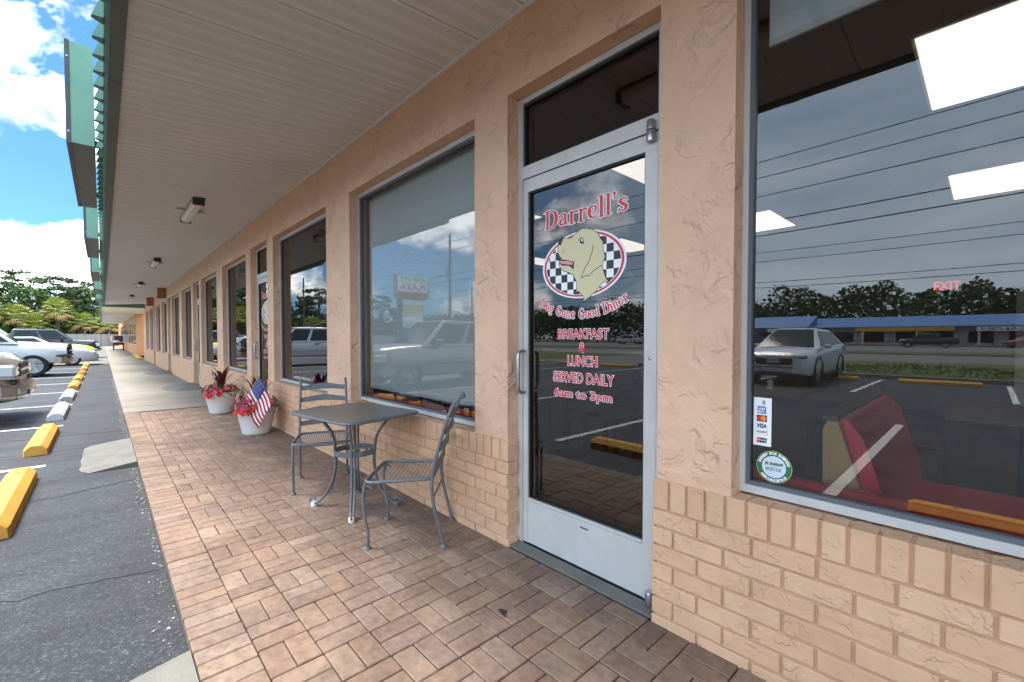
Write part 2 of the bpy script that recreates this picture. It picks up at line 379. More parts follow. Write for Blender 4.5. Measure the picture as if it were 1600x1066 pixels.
# ------------------------------------------------------------------ brick paver walkway
PE = 10.15
walk = MB().box(-4.0, PE, .0, 1.583, -.16, -.022).build('paver_walkway', M_sand); tag(walk, kind='structure')
PM = .1986; PT = .045
def paver_mesh(lx, ly):
    b = MB().cbox(-lx/2, lx/2, -ly/2, ly/2, -PT, 0, .004); o = b.build('paver', M_paver); me = o.data; bpy.data.objects.remove(o); return me
g_ = .0045
me_ly = paver_mesh(PM/2-g_, PM-g_); me_lx = paver_mesh(PM-g_, PM/2-g_)
me_cly = paver_mesh(PM/2-g_, .190); me_clx = paver_mesh(PM-g_, .0915)
pav = []                                                      # (x, y, kind, w, l)
Yk = 1.585
nx0, nx1 = int(-3.9/PM), int(PE/PM)
x = -3.95
while x < PE - PM/2:
    pav.append((x + PM/4, Yk - PM/2, 'ly')); x += PM/2
for i in range(nx0, nx1):
    cx = i*PM + PM/2 + .05
    if cx > PE-PM/2: continue
    for k in range(7):
        y1 = Yk - PM*(k+1)
        if (i + k) % 2 == 0:
            for s in (-.25, .25): pav.append((cx + s*PM, y1 - PM/2 if k < 6 else y1 - .0965, 'ly' if k < 6 else 'cly'))
        else:
            for s in (-.25, .25): pav.append((cx, (y1 - PM/2 if k < 6 else y1 - .0965) + s*(PM if k < 6 else .193), 'lx' if k < 6 else 'clx'))
def showing(p):
    q = proj((p[0], p[1], 0))
    if q is None or not (-30 < q[0] < 1630 and 0 < q[1] < 1100): return 0
    return 1/q[2]**3
pav.sort(key=showing, reverse=True)
mm_ = {'ly': me_ly, 'lx': me_lx, 'cly': me_cly, 'clx': me_clx}
rr = random.Random(11); rest = MB()
for n, (x, y, k) in enumerate(pav):
    dz = rr.uniform(-.0018, .0018); tx, ty = rr.uniform(-.006, .006), rr.uniform(-.006, .006)
    if n < 300:
        inst(mm_[k], 'paver', walk, (x + rr.uniform(-.0012,.0012), y + rr.uniform(-.0012,.0012), dz), (tx, ty, rr.uniform(-.008,.008)))
    else:
        me = mm_[k]; o = len(rest.v)
        rest.v += [(x+v.co.x, y+v.co.y, dz+v.co.z + v.co.x*ty - v.co.y*tx) for v in me.vertices]
        rest.f += [tuple(i+o for i in p.vertices) for p in me.polygons]; rest.m += [0]*len(me.polygons)
tag(rest.build('paver_field', M_paver2, walk, fix=False), kind='stuff')

# concrete walkway with slabs, door ramps and the little ramps down to the asphalt
cw = MB().box(PE+.004, 10.9, 0, 1.585, -.16, -.004).build('concrete_walkway', M_conc); tag(cw, kind='structure')
x = 10.9; j = 0
while x < 88:
    x2 = x + 3.0
    MB().cbox(x+.006, x2-.006, .0, 1.585, -.16, 0, .006).build('concrete_slab', M_conc, cw); x = x2
MB().cbox(-12, -4.0, .0, 1.585, -.16, 0, .006).build('concrete_slab', M_conc, cw)
def ramp_lens(cx, x0, x1, y1, h=.07):
    b = MB(); n = 10; rows = []
    prof = [(0, h), (.35, h*.95), (.75, h*.45), (1, .004)]
    for (t, z) in prof:
        rows.append([(x0 + (x1-x0)*i/n + (0 if t < .9 else 0), t*y1*(1 - .28*abs(2*i/n-1)**3), (z if 0 < i < n else .003)) for i in range(n+1)])
    vs = [p for r in rows for p in r]; fs = []
    for a in range(len(rows)-1):
        for i in range(n): fs.append((a*(n+1)+i, a*(n+1)+i+1, (a+1)*(n+1)+i+1, (a+1)*(n+1)+i))
    return b.add(vs, fs).build('door_ramp', M_conc2, cw, smooth=50)
for k in (2, 3): ramp_lens(0, 12.75 + .98 + 6.4*(k-2) - .45, 15.1 + 6.4*(k-2), .74, .06)
def edge_ramp(x0, x1, d, lb):
    b = MB(); rr = random.Random(int(x0*10)); n = 12; top = []; bot = []
    for i in range(n+1):
        t = i/n; x = x0 + (x1-x0)*t; top.append((x, 1.588, -.008)); bot.append((x + (t-.5)*.02, 1.588 + d*(1-.16*abs(2*t-1)**10) + rr.uniform(-.012,.012), GZ+.004))
    md = [((a[0]+c[0])/2, (a[1]+c[1])/2, -.03) for a, c in zip(top, bot)]
    vs = top + md + bot; m = n+1
    fs = [(i, i+1, m+i+1, m+i) for i in range(n)] + [(m+i, m+i+1, 2*m+i+1, 2*m+i) for i in range(n)]
    # skirts at both ends
    o = b.add(vs, fs)
    b.add([top[0], md[0], bot[0], (top[0][0], top[0][1], GZ)], [(0,1,2,3)]); b.add([top[-1], md[-1], bot[-1], (top[-1][0], top[-1][1], GZ)], [(0,1,2,3)])
    ob = b.build('kerb_ramp', M_conc2, smooth=60); tag(ob, lb, 'kerb ramp', 'concrete kerb ramps'); return ob
edge_ramp(6.1, 7.6, .44, 'pale concrete ramp patch between walkway edge and yellow wheel stops')
edge_ramp(.9, 2.25, .3, 'pale concrete ramp corner at the bottom edge of the picture')
# gritty broken edge of the asphalt along the walkway
b = MB(); rr = random.Random(5)
for i in range(900):
    x = rr.uniform(1.2, 20); y = 1.592 + abs(rr.gauss(0, .035)); s = rr.uniform(.003, .011); a = rr.uniform(0, 3)
    vs = [(x+s*math.cos(a+t)*rr.uniform(.7,1.2), y+s*math.sin(a+t)*rr.uniform(.7,1.2), GZ+.002) for t in (0,1.57,3.14,4.71)]
    b.add(vs + [(x, y, GZ + s*.9)], [(0,1,4),(1,2,4),(2,3,4),(3,0,4)])
tag(b.build('gravel_bits', mat('gravel', (140, 132, 118), .9, rnd='island', rcols=[(96,94,90),(150,142,128),(178,170,154)]), fix=False), 'loose gravel and grit along the walkway edge', 'gravel', kind='stuff')

# ================================================================== the shop building
UNITS = [0, 1, 2, 3, 4]; PER = 6.4
bld = empty('shop_building', (0,0,0), 0, 'long low peach stucco shop building with brick base and deep canopy', 'building')
openings = [(-1.39, .69, .655, 2.755)]
for k in UNITS:
    openings += [(1.01+PER*k, 2.02+PER*k, 0, 2.775), (2.345+PER*k, 4.38+PER*k, .655, 2.755), (5.01+PER*k, 7.09+PER*k, .655, 2.755)]
XE = 34.4; X0 = -8.0
xs = sorted({X0, XE} | {o[0] for o in openings} | {o[1] for o in openings}); zs = [-.1, 0, .655, 2.755, 2.775, 3.4]
b = MB()
def solid(i, j):
    if not (0 <= i < len(xs)-1 and 0 <= j < len(zs)-1): return False
    cx, cz = (xs[i]+xs[i+1])/2, (zs[j]+zs[j+1])/2
    return not any(o[0] < cx < o[1] and o[2] < cz < o[3] for o in openings)
YB = -.24
for i in range(len(xs)-1):
    for j in range(len(zs)-1):
        if not solid(i, j): continue
        x0, x1, z0, z1 = xs[i], xs[i+1], zs[j], zs[j+1]
        b.add([(x0,0,z0),(x1,0,z0),(x1,0,z1),(x0,0,z1)], [(0,3,2,1)]); b.add([(x0,YB,z0),(x1,YB,z0),(x1,YB,z1),(x0,YB,z1)], [(0,1,2,3)])
        for (di, dj, e) in ((1,0,((x1,z0),(x1,z1))),(-1,0,((x0,z1),(x0,z0))),(0,1,((x1,z1),(x0,z1))),(0,-1,((x0,z0),(x1,z0)))):
            if not solid(i+di, j+dj):
                (a, c), (d, e2) = e; b.add([(a,0,c),(d,0,e2),(d,YB,e2),(a,YB,c)], [(0,1,2,3)])
wall = b.build('wall', M_stucco, bld)
# bricks: running courses under a soldier course, the largest ones single
def brick_mesh(l, h, y0, y1):
    o = MB().cbox(-l/2, l/2, y0, y1, -h/2, h/2, .0035).build('brick', M_brick); me = o.data; bpy.data.objects.remove(o); return me
BL, BH, BP, CP = .2025, .0705, .2125, .0805
secs = [(X0, 1.01)] + [(2.02+PER*k, 7.41+PER*k) for k in range(4)] + [(27.62, XE)]
bricks = []                                                   # cx, cz, length, height, back
for (a, c) in secs:
    hi = c + .018; lo = a - .018 if a > X0 else a
    for r in range(7):
        z = .522 - r*CP - BH/2; x = hi; first = True
        ln = BL if r % 2 == 0 else BL/2 - .005
        while x > lo + .03:
            l = min(ln, x - lo); bk = -.085 if (first or x - l - .01 <= lo + .03) else -.03
            bricks.append((x - l/2, z, round(l, 4), BH, bk)); x -= l + .01; ln = BL; first = False
    n = int((hi-lo)/.0795); w = (hi-lo)/n
    for i in range(n): bricks.append((hi - w*(i+.5), .5965, round(w-.0105, 4), .131, -.088))
def bshow(t):
    q = proj((t[0], 0, t[1]))
    if q is None or not (-20 < q[0] < 1620 and 0 < q[1] < 1080): return 0
    return 1/q[2]**3
bricks.sort(key=bshow, reverse=True)
M_mortar = mat('mortar_shade_tone', (204, 163, 131), .85, var=.15, vscale=6, c2=(190, 150, 119))  # shading of the brick joints put into the colour, darker than the bricks
mo = MB()
for (a, c) in secs: mo.add([(a,.002,-.05),(c,.002,-.05),(c,.002,.66),(a,.002,.66)], [(0,3,2,1)])
mo.build('mortar', M_mortar, wall, fix=False)
cache = {}; rest = MB(); rr = random.Random(2)
for n, (x, z, l, h, bk) in enumerate(bricks):
    pr_ = .012 + rr.uniform(-.002, .002)
    if n < 300:
        key = (l, h, bk)
        if key not in cache: cache[key] = brick_mesh(l, h, bk, 0)
        inst(cache[key], 'brick', wall, (x, pr_, z), (0, rr.uniform(-.004,.004), 0))
    elif x > -3: rest.cbox(x-l/2, x+l/2, bk, pr_, z-h/2, z+h/2, .0035)
tag(rest.build('brick_courses', M_brick2, wall), kind='stuff')

# ------------------------------------------------------------------ windows
def window_meshes(w):
    z0, z1 = .668, 2.752; f = .036; y0, y1 = -.155, -.09
    fr = MB().box(0, w, y0, y1, z0, z0+.032).box(0, w, y0, y1, z1-.04, z1).box(0, f*.55, y0, y1, z0+.033, z1-.041).box(w-f*.55, w, y0, y1, z0+.033, z1-.041)
    fo = fr.build('window', M_alu)
    k = .014; gk = MB().box(f*.55, w-f*.55, -.135, -.1, z0+.033, z0+.033+k).box(f*.55, w-f*.55, -.135, -.1, z1-.041-k, z1-.041).box(f*.55, f*.55+k, -.135, -.1, z0+.033+k, z1-.041-k).box(w-f*.55-k, w-f*.55, -.135, -.1, z0+.033+k, z1-.041-k)
    go = gk.build('gasket', M_gask2)
    pa = MB().add([(f*.55+.004,-.12,z0+.03),(w-f*.55-.004,-.12,z0+.03),(w-f*.55-.004,-.12,z1-.04),(f*.55+.004,-.12,z1-.04)], [(0,3,2,1)]).build('pane', M_glass, fix=False)
    r = (fo.data, go.data, pa.data)
    for o in (fo, go, pa): bpy.data.objects.remove(o)
    return r
wm = {}
windows = []
for (x0, x1, z0, z1) in openings:
    if z0 < .1: continue
    w = round(x1-x0, 3)
    if w not in wm: wm[w] = window_meshes(w)
    wo = inst(wm[w][0], 'window', bld, (x0, 0, 0)); inst(wm[w][1], 'gasket', wo, (0,0,0)); inst(wm[w][2], 'pane', wo, (0,0,0)); windows.append(wo)
# inner red ledge below the diner's windows
for wo, (x0, x1) in zip(windows[:3], [(-1.39, .69), (2.345, 4.38), (5.01, 7.09)]):
    MB().cbox(.0, x1-x0, -.205, -.165, .60, .742, .008).build('inner_ledge', M_redp, wo)
# ------------------------------------------------------------------ doors
def make_door():
    Y0, Y1 = -.15, -.088
    d = MB().box(1.978, 2.018, Y0, Y1, 0, 2.772).box(1.012, 1.066, Y0, Y1, 0, 2.772).box(1.0665, 1.9775, Y0, Y1, 2.738, 2.772).box(1.0665, 1.9775, Y0, Y1, 2.278, 2.352).build('door', M_alu, bld)
    lf = MB().box(1.070, 1.136, -.14, -.092, .022, 2.27).box(1.936, 1.974, -.14, -.092, .022, 2.27).box(1.1365, 1.9355, -.14, -.092, 2.192, 2.27).box(1.1365, 1.9355, -.138, -.096, .022, .287).cbox(1.1365, 1.9355, -.14, -.088, .287, .303, .004).build('door_leaf', M_alu, d)
    MB().box(1.137, 1.146, -.13, -.104, .304, 2.191).box(1.926, 1.935, -.13, -.104, .304, 2.191).box(1.147, 1.925, -.13, -.104, 2.182, 2.191).box(1.147, 1.925, -.13, -.104, .304, .312).box(1.067, 1.079, -.13, -.1, 2.353, 2.737).box(1.965, 1.977, -.13, -.1, 2.353, 2.737).box(1.08, 1.964, -.13, -.1, 2.722, 2.737).box(1.08, 1.964, -.13, -.1, 2.353, 2.364).box(1.0665, 1.9775, -.145, -.1, .003, .0215).box(1.0665, 1.0695, -.14, -.11, .022, 2.27).box(1.9745, 1.9775, -.14, -.11, .022, 2.27).box(1.0665, 1.9775, -.14, -.11, 2.2705, 2.2775).build('gasket', M_gask, d)
    MB().add([(1.14,-.117,.3),(1.93,-.117,.3),(1.93,-.117,2.19),(1.14,-.117,2.19)], [(0,3,2,1)]).build('door_pane', M_dglass, d, fix=False)
    MB().add([(1.07,-.117,2.355),(1.97,-.117,2.355),(1.97,-.117,2.735),(1.07,-.117,2.735)], [(0,3,2,1)]).build('transom_pane', M_dglass, d, fix=False)
    hx = 1.957; pts = [(hx,-.09,.962),(hx,-.055,.962),(hx,-.035,.975),(hx,-.03,1.0),(hx,-.03,1.18),(hx,-.035,1.205),(hx,-.055,1.217),(hx,-.09,1.217)]
    MB().tube(pts, .0115, 10).build('handle', M_silver, d, smooth=40)
    hx = 1.90; pts = [(hx,-.14,.962),(hx,-.18,.962),(hx,-.2,.99),(hx,-.2,1.19),(hx,-.18,1.217),(hx,-.14,1.217)]
    MB().tube(pts, .012, 8).build('inner_handle', M_darkmetal, d, smooth=40)
    MB().tube([(1.14,-.185,1.215),(1.90,-.185,1.215)], .014, 8).build('push_bar', M_silver, d, smooth=40)
    MB().lathe([(.02,2.225),(.021,2.23),(.021,2.272),(.019,2.276)], 16, (1.098,-.076,0)).lathe([(.021,2.279),(.021,2.318),(.017,2.324)], 16, (1.098,-.076,0)).box(1.085, 1.111, -.09, -.076, 2.23, 2.31).build('pivot_hinge', M_silver, d, smooth=40)
    MB().lathe([(.021,.02),(.021,.075),(.018,.08)], 16, (1.085,-.07,0)).box(1.07, 1.1, -.09, -.07, .03, .075).build('pivot_hinge', M_silver, d, smooth=40)
    MB().box(1.012, 2.018, -.235, .0, -.05, .003).box(1.012, 2.018, -.086, -.004, .0035, .013).build('threshold', M_conc2, d)
    MB().lathe([(.008,-.094),(.009,-.09),(.004,-.087)], 10, (1.105, 0, 1.2), 'y').build('lock_cylinder', M_silver, d)
    MB().box(1.47, 1.525, -.096, -.0945, .243, .251).build('maker_plate', M_dgrey, d)
    return d
door1 = make_door()
doors = [door1]
for k in UNITS[1:]:
    d = door1.copy(); col.objects.link(d); d.location.x = PER*k
    for ch in list(door1.children):
        c = ch.copy(); col.objects.link(c); c.parent = d
    doors.append(d)

# ------------------------------------------------------------------ canopy: soffit panels, fascia, roof
def sz(y): return 3.225 - .074*y
YS = 1.705
M_soffv = mat('perforated_soffit', (234, 222, 213), .6)
t = M_soffv.node_tree; bs = t.nodes['Principled BSDF']; tcn = N(t, 'ShaderNodeTexCoord')
wv = N(t, 'ShaderNodeTexWave', wave_type='BANDS', bands_direction='Y', i_Scale=46.0, i_Distortion=0.0)
wv2 = N(t, 'ShaderNodeTexWave', wave_type='BANDS', bands_direction='X', i_Scale=2.42, i_Distortion=0.0)
nz = N(t, 'ShaderNodeTexNoise', i_Scale=1.1, i_Detail=5.0)
ge = N(t, 'ShaderNodeNewGeometry')
for q in (wv, wv2): t.links.new(tcn.outputs['Object'], q.inputs['Vector'])
t.links.new(ge.outputs['Position'], nz.inputs['Vector'])
ra = ramp(t, .25, .6, src=wv.outputs['Fac']); rb = ramp(t, .35, .55, (.25,.25,.25,1), (1,1,1,1), src=wv2.outputs['Fac'])
mu = N(t, 'ShaderNodeMath', operation='MULTIPLY'); inv = N(t, 'ShaderNodeMath', operation='SUBTRACT'); inv.inputs[0].default_value = 1
t.links.new(ra.outputs[0], inv.inputs[1]); t.links.new(inv.outputs[0], mu.inputs[0]); t.links.new(rb.outputs[0], mu.inputs[1])
cA = ramp(t, .35, .65, L((230,231,231)), L((222,222,221)), nz.outputs['Fac'])
mxx = N(t, 'ShaderNodeMix', data_type='RGBA'); t.links.new(mu.outputs[0], mxx.inputs[0]); t.links.new(cA.outputs[0], mxx.inputs[6]); mxx.inputs[7].default_value = L((190,187,184))
t.links.new(mxx.outputs[2], bs.inputs['Base Color'])
def soffit_mesh(prof, m):
    b = MB(); n = len(prof); vs = []
    for y in (0.0, YS):
        for (x, dz) in prof: vs.append((x, y, sz(y) + dz))
    b.add(vs, [(i, i+1, n+i+1, n+i) for i in range(n-1)])
    o = b.build('soffit_panel', m, fix=False); me = o.data; bpy.data.objects.remove(o); return me
pw = .413
pv = [(0,.014),(.004,.014),(.006,0),(.13,0),(.134,.003),(.141,.003),(.145,0),(.266,0),(.27,.003),(.277,.003),(.281,0),(pw-.006,0),(pw,.012)]
pr2 = []
for i in range(4):
    a = i*pw/4; pr2 += [(a, .016 if i == 0 else .013), (a+.022, .013), (a+.03, 0), (a+pw/4-.012, 0), (a+pw/4-.003, .012)]
pr2.append((pw, .016))
sf = MB().box(X0, 33.0, -.0, YS+.02, 3.27, 3.29).build('soffit', M_dgrey, bld)
me_v, me_r = soffit_mesh(pv, M_soffv), soffit_mesh(pr2, M_soff)
k = int((X0-3.51)/pw)
while 3.51 + pw*(k+1) < 33.0:
    x = 3.51 + pw*k; inst(me_v if x < 5.5 else me_r, 'soffit_panel', sf, (x, .002, 0)); k += 1
MB().prism([(.0015, sz(0)-.016), (.026, sz(.026)-.016), (.026, sz(.026)-.001), (.0015, sz(0)-.001)], 'x', X0, 33.0).build('soffit_trim', M_soff, bld)
fas = MB().box(X0, 33.0, YS, 1.778, sz(YS)-.022, sz(YS)+.16).build('fascia', M_gfas, bld)
# seams of the fascia
for x in (-2.2, 1.0, 4.15, 7.3, 10.4, 13.5, 16.6, 19.7, 22.8, 25.9, 29): MB().box(x, x+.07, YS-.002, 1.781, sz(YS)-.024, sz(YS)+.16).build('fascia_joint', M_gfas, fas)
roof = MB().prism([(1.782, 3.12), (1.80, 3.13), (1.30, 4.55), (1.25, 4.55), (1.25, 4.3), (1.7, 3.13)], 'x', X0, 33.0).add([(X0,1.28,4.5),(33,1.28,4.5),(33,-9.2,4.5),(X0,-9.2,4.5)], [(0,1,2,3)]).build('roof', M_green, bld)
rib = MB().add([(-.04,1.802,3.122),(.04,1.802,3.122),(.018,1.852,3.13),(-.018,1.852,3.13),(-.04,1.30,4.55),(.04,1.30,4.55),(.018,1.345,4.57),(-.018,1.345,4.57)], [(0,1,2,3),(4,7,6,5),(3,2,6,7),(0,3,7,4),(1,5,6,2)]).build('roof_rib', M_green, roof)
rib.location = (3.5, 0, 0); n = 1
k = -46
while 3.5 + .2365*k < 32.9:
    if k != 0: inst(rib, 'roof_rib', roof, (3.5 + .2365*k, 0, 0))
    k += 1
# lower green fascia and canopy over the passage and the far shops
MB().box(33.0, 33.12, -.0, 1.95, 3.0, 3.44).build('end_fascia', M_green, bld)
# ------------------------------------------------------------------ rooms behind the glass
tag(MB().add([(X0,-.24,.0),(XE,-.24,.0),(XE,-9,.0),(X0,-9,.0)], [(0,1,2,3)]).build('interior_floor', M_intfloor, fix=False), kind='structure')
tag(MB().add([(X0,-.24,3.05),(X0,-9,3.05),(XE,-9,3.05),(XE,-.24,3.05)], [(0,1,2,3)]).build('interior_ceiling', M_intceil, fix=False), kind='structure')
tag(MB().box(X0, XE, -9.1, -9, 0, 3.3).build('interior_back_wall', M_int), kind='structure')
for x in (-7.9, 8.56, 14.96, 21.36, 27.76, 34.3):
    tag(MB().box(x-.05, x+.05, -9, -.245, 0.001, 3.3).build('interior_partition_wall', M_intdark), kind='structure')
# ================================================================== lettering on the door glass
M_lred = mat('red_vinyl_letter', (214, 46, 62), .45)
M_lwhite = mat('white_vinyl_letter', (243, 244, 245), .45)
M_lblack = mat('black_vinyl', (34, 34, 36), .45)
M_ldog = mat('cream_vinyl', (216, 204, 160), .45)
M_lpink = mat('pink_vinyl', (228, 150, 160), .45)
YG = -.117
def put(b, polys, dy, flip=True):
    """polygons in wall coordinates (X, z), facing +Y"""
    for p in polys:
        a = sum(p[i][0]*p[(i+1)%len(p)][1] - p[(i+1)%len(p)][0]*p[i][1] for i in range(len(p)))
        q = list(p) if a < 0 else list(p)[::-1]
        b.add([(x, YG + dy, z) for x, z in q], [tuple(range(len(q)))])
def line_text(b, body, xl, xr, z0, z1, bold=.02, grow=.036, mats=(1, 0)):
    w = xl - xr; (v, f), (v2, f2_) = text_mesh(body, 0, w, z0, z1, bold, grow)
    for (vv, ff, dy, mi) in ((v2, f2_, .0012, mats[0]), (v, f, .0020, mats[1])):
        b.mat(mi); b.add([(xl - x, YG+dy, z) for x, z in vv], [g[::-1] for g in ff])
LM = [M_lred, M_lwhite]
lets = []
for body, xl, xr, z0, z1 in (('BREAKFAST', 1.708, 1.355, 1.293, 1.349), ('&', 1.556, 1.506, 1.216, 1.271), ('LUNCH', 1.636, 1.429, 1.141, 1.198), ('SERVED DAILY', 1.745, 1.322, 1.045, 1.103), ('6am to 3pm', 1.736, 1.334, .944, 1.006)):
    b = MB(); line_text(b, body, xl, xr, z0, z1); lets.append(b.build('lettering_line', LM, door1, fix=False))
# old-style serif name: strokes with swelling weight, filled at two widths
def gl(ch):
    w, t = .075, .028
    G = {
     'D': (.72, [[(.10,.02,t),(.10,1.0,t)],[(.14,.03,w),(.14,.98,w)],[(0,.0,t),(.3,.0,t)],[(-.04,.93,t),(.05,1.0,t),(.3,1.0,t)],[(.25,.99,t*1.2),(.45,.95,.05),(.58,.8,.085),(.63,.52,.1),(.58,.22,.085),(.45,.05,.05),(.25,.01,t*1.2)]]),
     'a': (.56, [[(.08,.5,.05),(.15,.62,.04),(.27,.65,.045),(.38,.6,.06),(.4,.5,.07),(.4,.1,.07),(.47,.02,.035),(.54,.05,t)],[(.38,.38,.035),(.2,.34,.06),(.1,.2,.075),(.16,.06,.06),(.28,.05,.04),(.38,.14,.035)]]),
     'r': (.47, [[(.16,.02,w),(.16,.6,w)],[(.04,0,t),(.3,0,t)],[(.02,.62,t),(.14,.66,.035)],[(.2,.5,.03),(.3,.62,.045),(.41,.62,.06),(.44,.55,.045)]]),
     'e': (.52, [[(.12,.36,.035),(.3,.38,.03),(.42,.42,.04),(.42,.54,.05),(.34,.64,.04),(.24,.65,.045),(.13,.56,.07),(.09,.36,.085),(.14,.14,.075),(.26,.03,.045),(.38,.05,.035),(.46,.14,t)]]),
     'l': (.31, [[(.15,.02,w),(.15,1.02,w)],[(.03,0,t),(.29,0,t)],[(.02,1.0,t),(.13,1.06,.035)]]),
     "'": (.24, [[(.1,1.02,.07)],[(.12,1.02,.055),(.13,.9,.04),(.06,.78,.015)]]),
     's': (.46, [[(.4,.52,.03),(.38,.6,.03),(.26,.65,.04),(.13,.58,.065),(.12,.48,.075),(.24,.36,.08),(.37,.24,.08),(.37,.12,.07),(.26,.03,.045),(.12,.06,.03),(.07,.18,.03),(.04,.0,.02)]]),
     'o': (.5, [[(.24,.64,.04),(.12,.54,.07),(.09,.34,.08),(.13,.13,.07),(.25,.03,.04),(.37,.12,.07),(.41,.33,.08),(.36,.55,.07),(.24,.64,.04)]]),
     'g': (.5, [[(.24,.64,.04),(.12,.54,.07),(.1,.4,.07),(.16,.25,.05),(.27,.22,.04),(.37,.3,.06),(.38,.48,.065),(.3,.62,.05),(.24,.64,.04)],[(.38,.6,.04),(.48,.66,.03)],[(.18,.2,.03),(.12,.08,.05),(.35,.02,.06),(.4,-.12,.05),(.24,-.22,.045),(.08,-.12,.045)]]),
     'n': (.55, [[(.14,.02,w),(.14,.6,w)],[(.02,.63,t),(.12,.66,t)],[(.18,.5,.03),(.3,.64,.045),(.4,.55,.07),(.41,.05,.07),(.5,.0,t)]]),
     'i': (.3, [[(.14,.02,w),(.14,.58,w)],[(.02,.62,t),(.12,.64,t)],[(.14,.86,.075)],[(.03,0,t),(.26,0,t)]]),
     'd': (.54, [[(.24,.62,.04),(.12,.5,.07),(.1,.3,.08),(.15,.1,.06),(.26,.04,.04),(.36,.14,.04)],[(.4,.04,.07),(.4,1.0,.07)],[(.28,1.02,t),(.38,1.05,t)],[(.42,.03,.04),(.5,.03,t)]]),
     'G': (.74, [[(.6,.72,.04),(.56,.88,.035),(.4,.98,.04),(.22,.88,.07),(.12,.6,.095),(.13,.35,.095),(.24,.1,.07),(.42,.02,.045),(.56,.1,.07),(.58,.34,.075)],[(.42,.4,t),(.7,.4,t)],[(.36,.55,.03),(.3,.5,.04),(.36,.44,.03)]]),
     ' ': (.36, []),
    }
    return G[ch]
def serif_run(word):
    x = 0; st = []
    for ch in word:
        adv, ss = gl(ch)
        for s_ in ss: st.append([(p[0]+x, p[1], p[2]) for p in s_])
        x += adv
    return x, st
b = MB()
wid, st = serif_run("Darrell's")
xl, xr, zb, zh = 1.812, 1.243, 1.944, .103
mapn = lambda p: (xl - p[0]/wid*(xl-xr), zb + p[1]*zh*(1 if True else 1))
for iso, dy, mi in ((.035, .0012, 1), (-.004, .0020, 0)):
    b.mat(mi); put(b, [[mapn(q) for q in p] for p in sdf_fill(st, iso, .018)], dy)
# the line below the badge follows an arc
wid, st = serif_run('Dog Gone Good Diner')
cx_, cz_, rad = 1.545, 2.0, .60
a0, a1 = math.atan2(1.535-cz_, -(1.862-cx_)), math.atan2(1.535-cz_, -(1.222-cx_))
cz_ = 1.405 + rad
half = .545; hh = .058
def arcmap(p):
    t = -half + 2*half*p[0]/wid; r = rad - p[1]*hh
    return (cx_ - r*math.sin(t), cz_ - r*math.cos(t))
for iso, dy, mi in ((.055, .0012, 1), (.0, .0020, 0)):
    b.mat(mi); put(b, [[arcmap(q) for q in p] for p in sdf_fill(st, iso, .03)], dy)
lets.append(b.build('shop_name_lettering', LM, door1, fix=False))
# dog badge: oval of black and white checks with a red rim, a cream dog's head in profile
ECX, ECZ, EA, EB = 1.541, 1.705, .290, .186
ell = lambda k, n=72: [(ECX + EA*k*math.cos(2*math.pi*i/n), ECZ + EB*k*math.sin(2*math.pi*i/n)) for i in range(n)]
def clip(poly, conv):
    out = poly
    for i in range(len(conv)):
        a, c = conv[i], conv[(i+1)%len(conv)]; inp = out; out = []
        if not inp: break
        side = lambda p: (c[0]-a[0])*(p[1]-a[1]) - (c[1]-a[1])*(p[0]-a[0])
        for k in range(len(inp)):
            p, q = inp[k], inp[(k+1)%len(inp)]; sp, sq = side(p), side(q)
            if sp >= 0: out.append(p)
            if (sp >= 0) != (sq >= 0):
                t = sp/(sp-sq); out.append((p[0]+(q[0]-p[0])*t, p[1]+(q[1]-p[1])*t))
    return out
def ringpolys(k0, k1):
    A, B = ell(k0), ell(k1); n = len(A); return [[A[i], A[(i+1)%n], B[(i+1)%n], B[i]] for i in range(n)]
BMats = [M_lred, M_lwhite, M_lblack, M_ldog, M_lpink]
b = MB(); b.mat(1); put(b, ringpolys(.955, 1.0), .0010); b.mat(0); put(b, ringpolys(.90, .955), .0010); b.mat(1); put(b, ringpolys(.885, .90), .0010)
s_ = .0445; inner = ell(.885)
for i in range(-8, 8):
    for j in range(-6, 6):
        q = clip([(ECX+i*s_+.01, ECZ+j*s_), (ECX+(i+1)*s_+.01, ECZ+j*s_), (ECX+(i+1)*s_+.01, ECZ+(j+1)*s_), (ECX+i*s_+.01, ECZ+(j+1)*s_)], inner)
        if len(q) > 2: b.mat(1 if (i+j) % 2 else 2); put(b, [q], .0010)
dog = [(1.5621,1.8922),(1.537,1.9009),(1.504,1.8982),(1.4636,1.8845),(1.432,1.8629),(1.4124,1.8279),(1.3969,1.8096),(1.3928,1.7618),(1.3812,1.7288),(1.3924,1.6988),(1.3984,1.6806),(1.3921,1.6546),(1.3767,1.6153),(1.3555,1.5894),(1.3842,1.5971),(1.4032,1.5862),(1.4225,1.5688),(1.4381,1.5509),(1.4858,1.5188),(1.5267,1.4985),(1.5186,1.521),(1.5353,1.5386),(1.5606,1.5604),(1.5733,1.5514),(1.571,1.5946),(1.5779,1.6219),(1.5953,1.6504),(1.6215,1.6666),(1.666,1.6817),(1.6933,1.7054),(1.7025,1.7272),(1.6751,1.717),(1.6216,1.7072),(1.5937,1.6851),(1.5913,1.727),(1.6394,1.7399),(1.6752,1.7479),(1.6981,1.7715),(1.7138,1.8014),(1.7103,1.8389),(1.6892,1.8356),(1.6712,1.8705),(1.6135,1.8623),(1.5791,1.8819)]
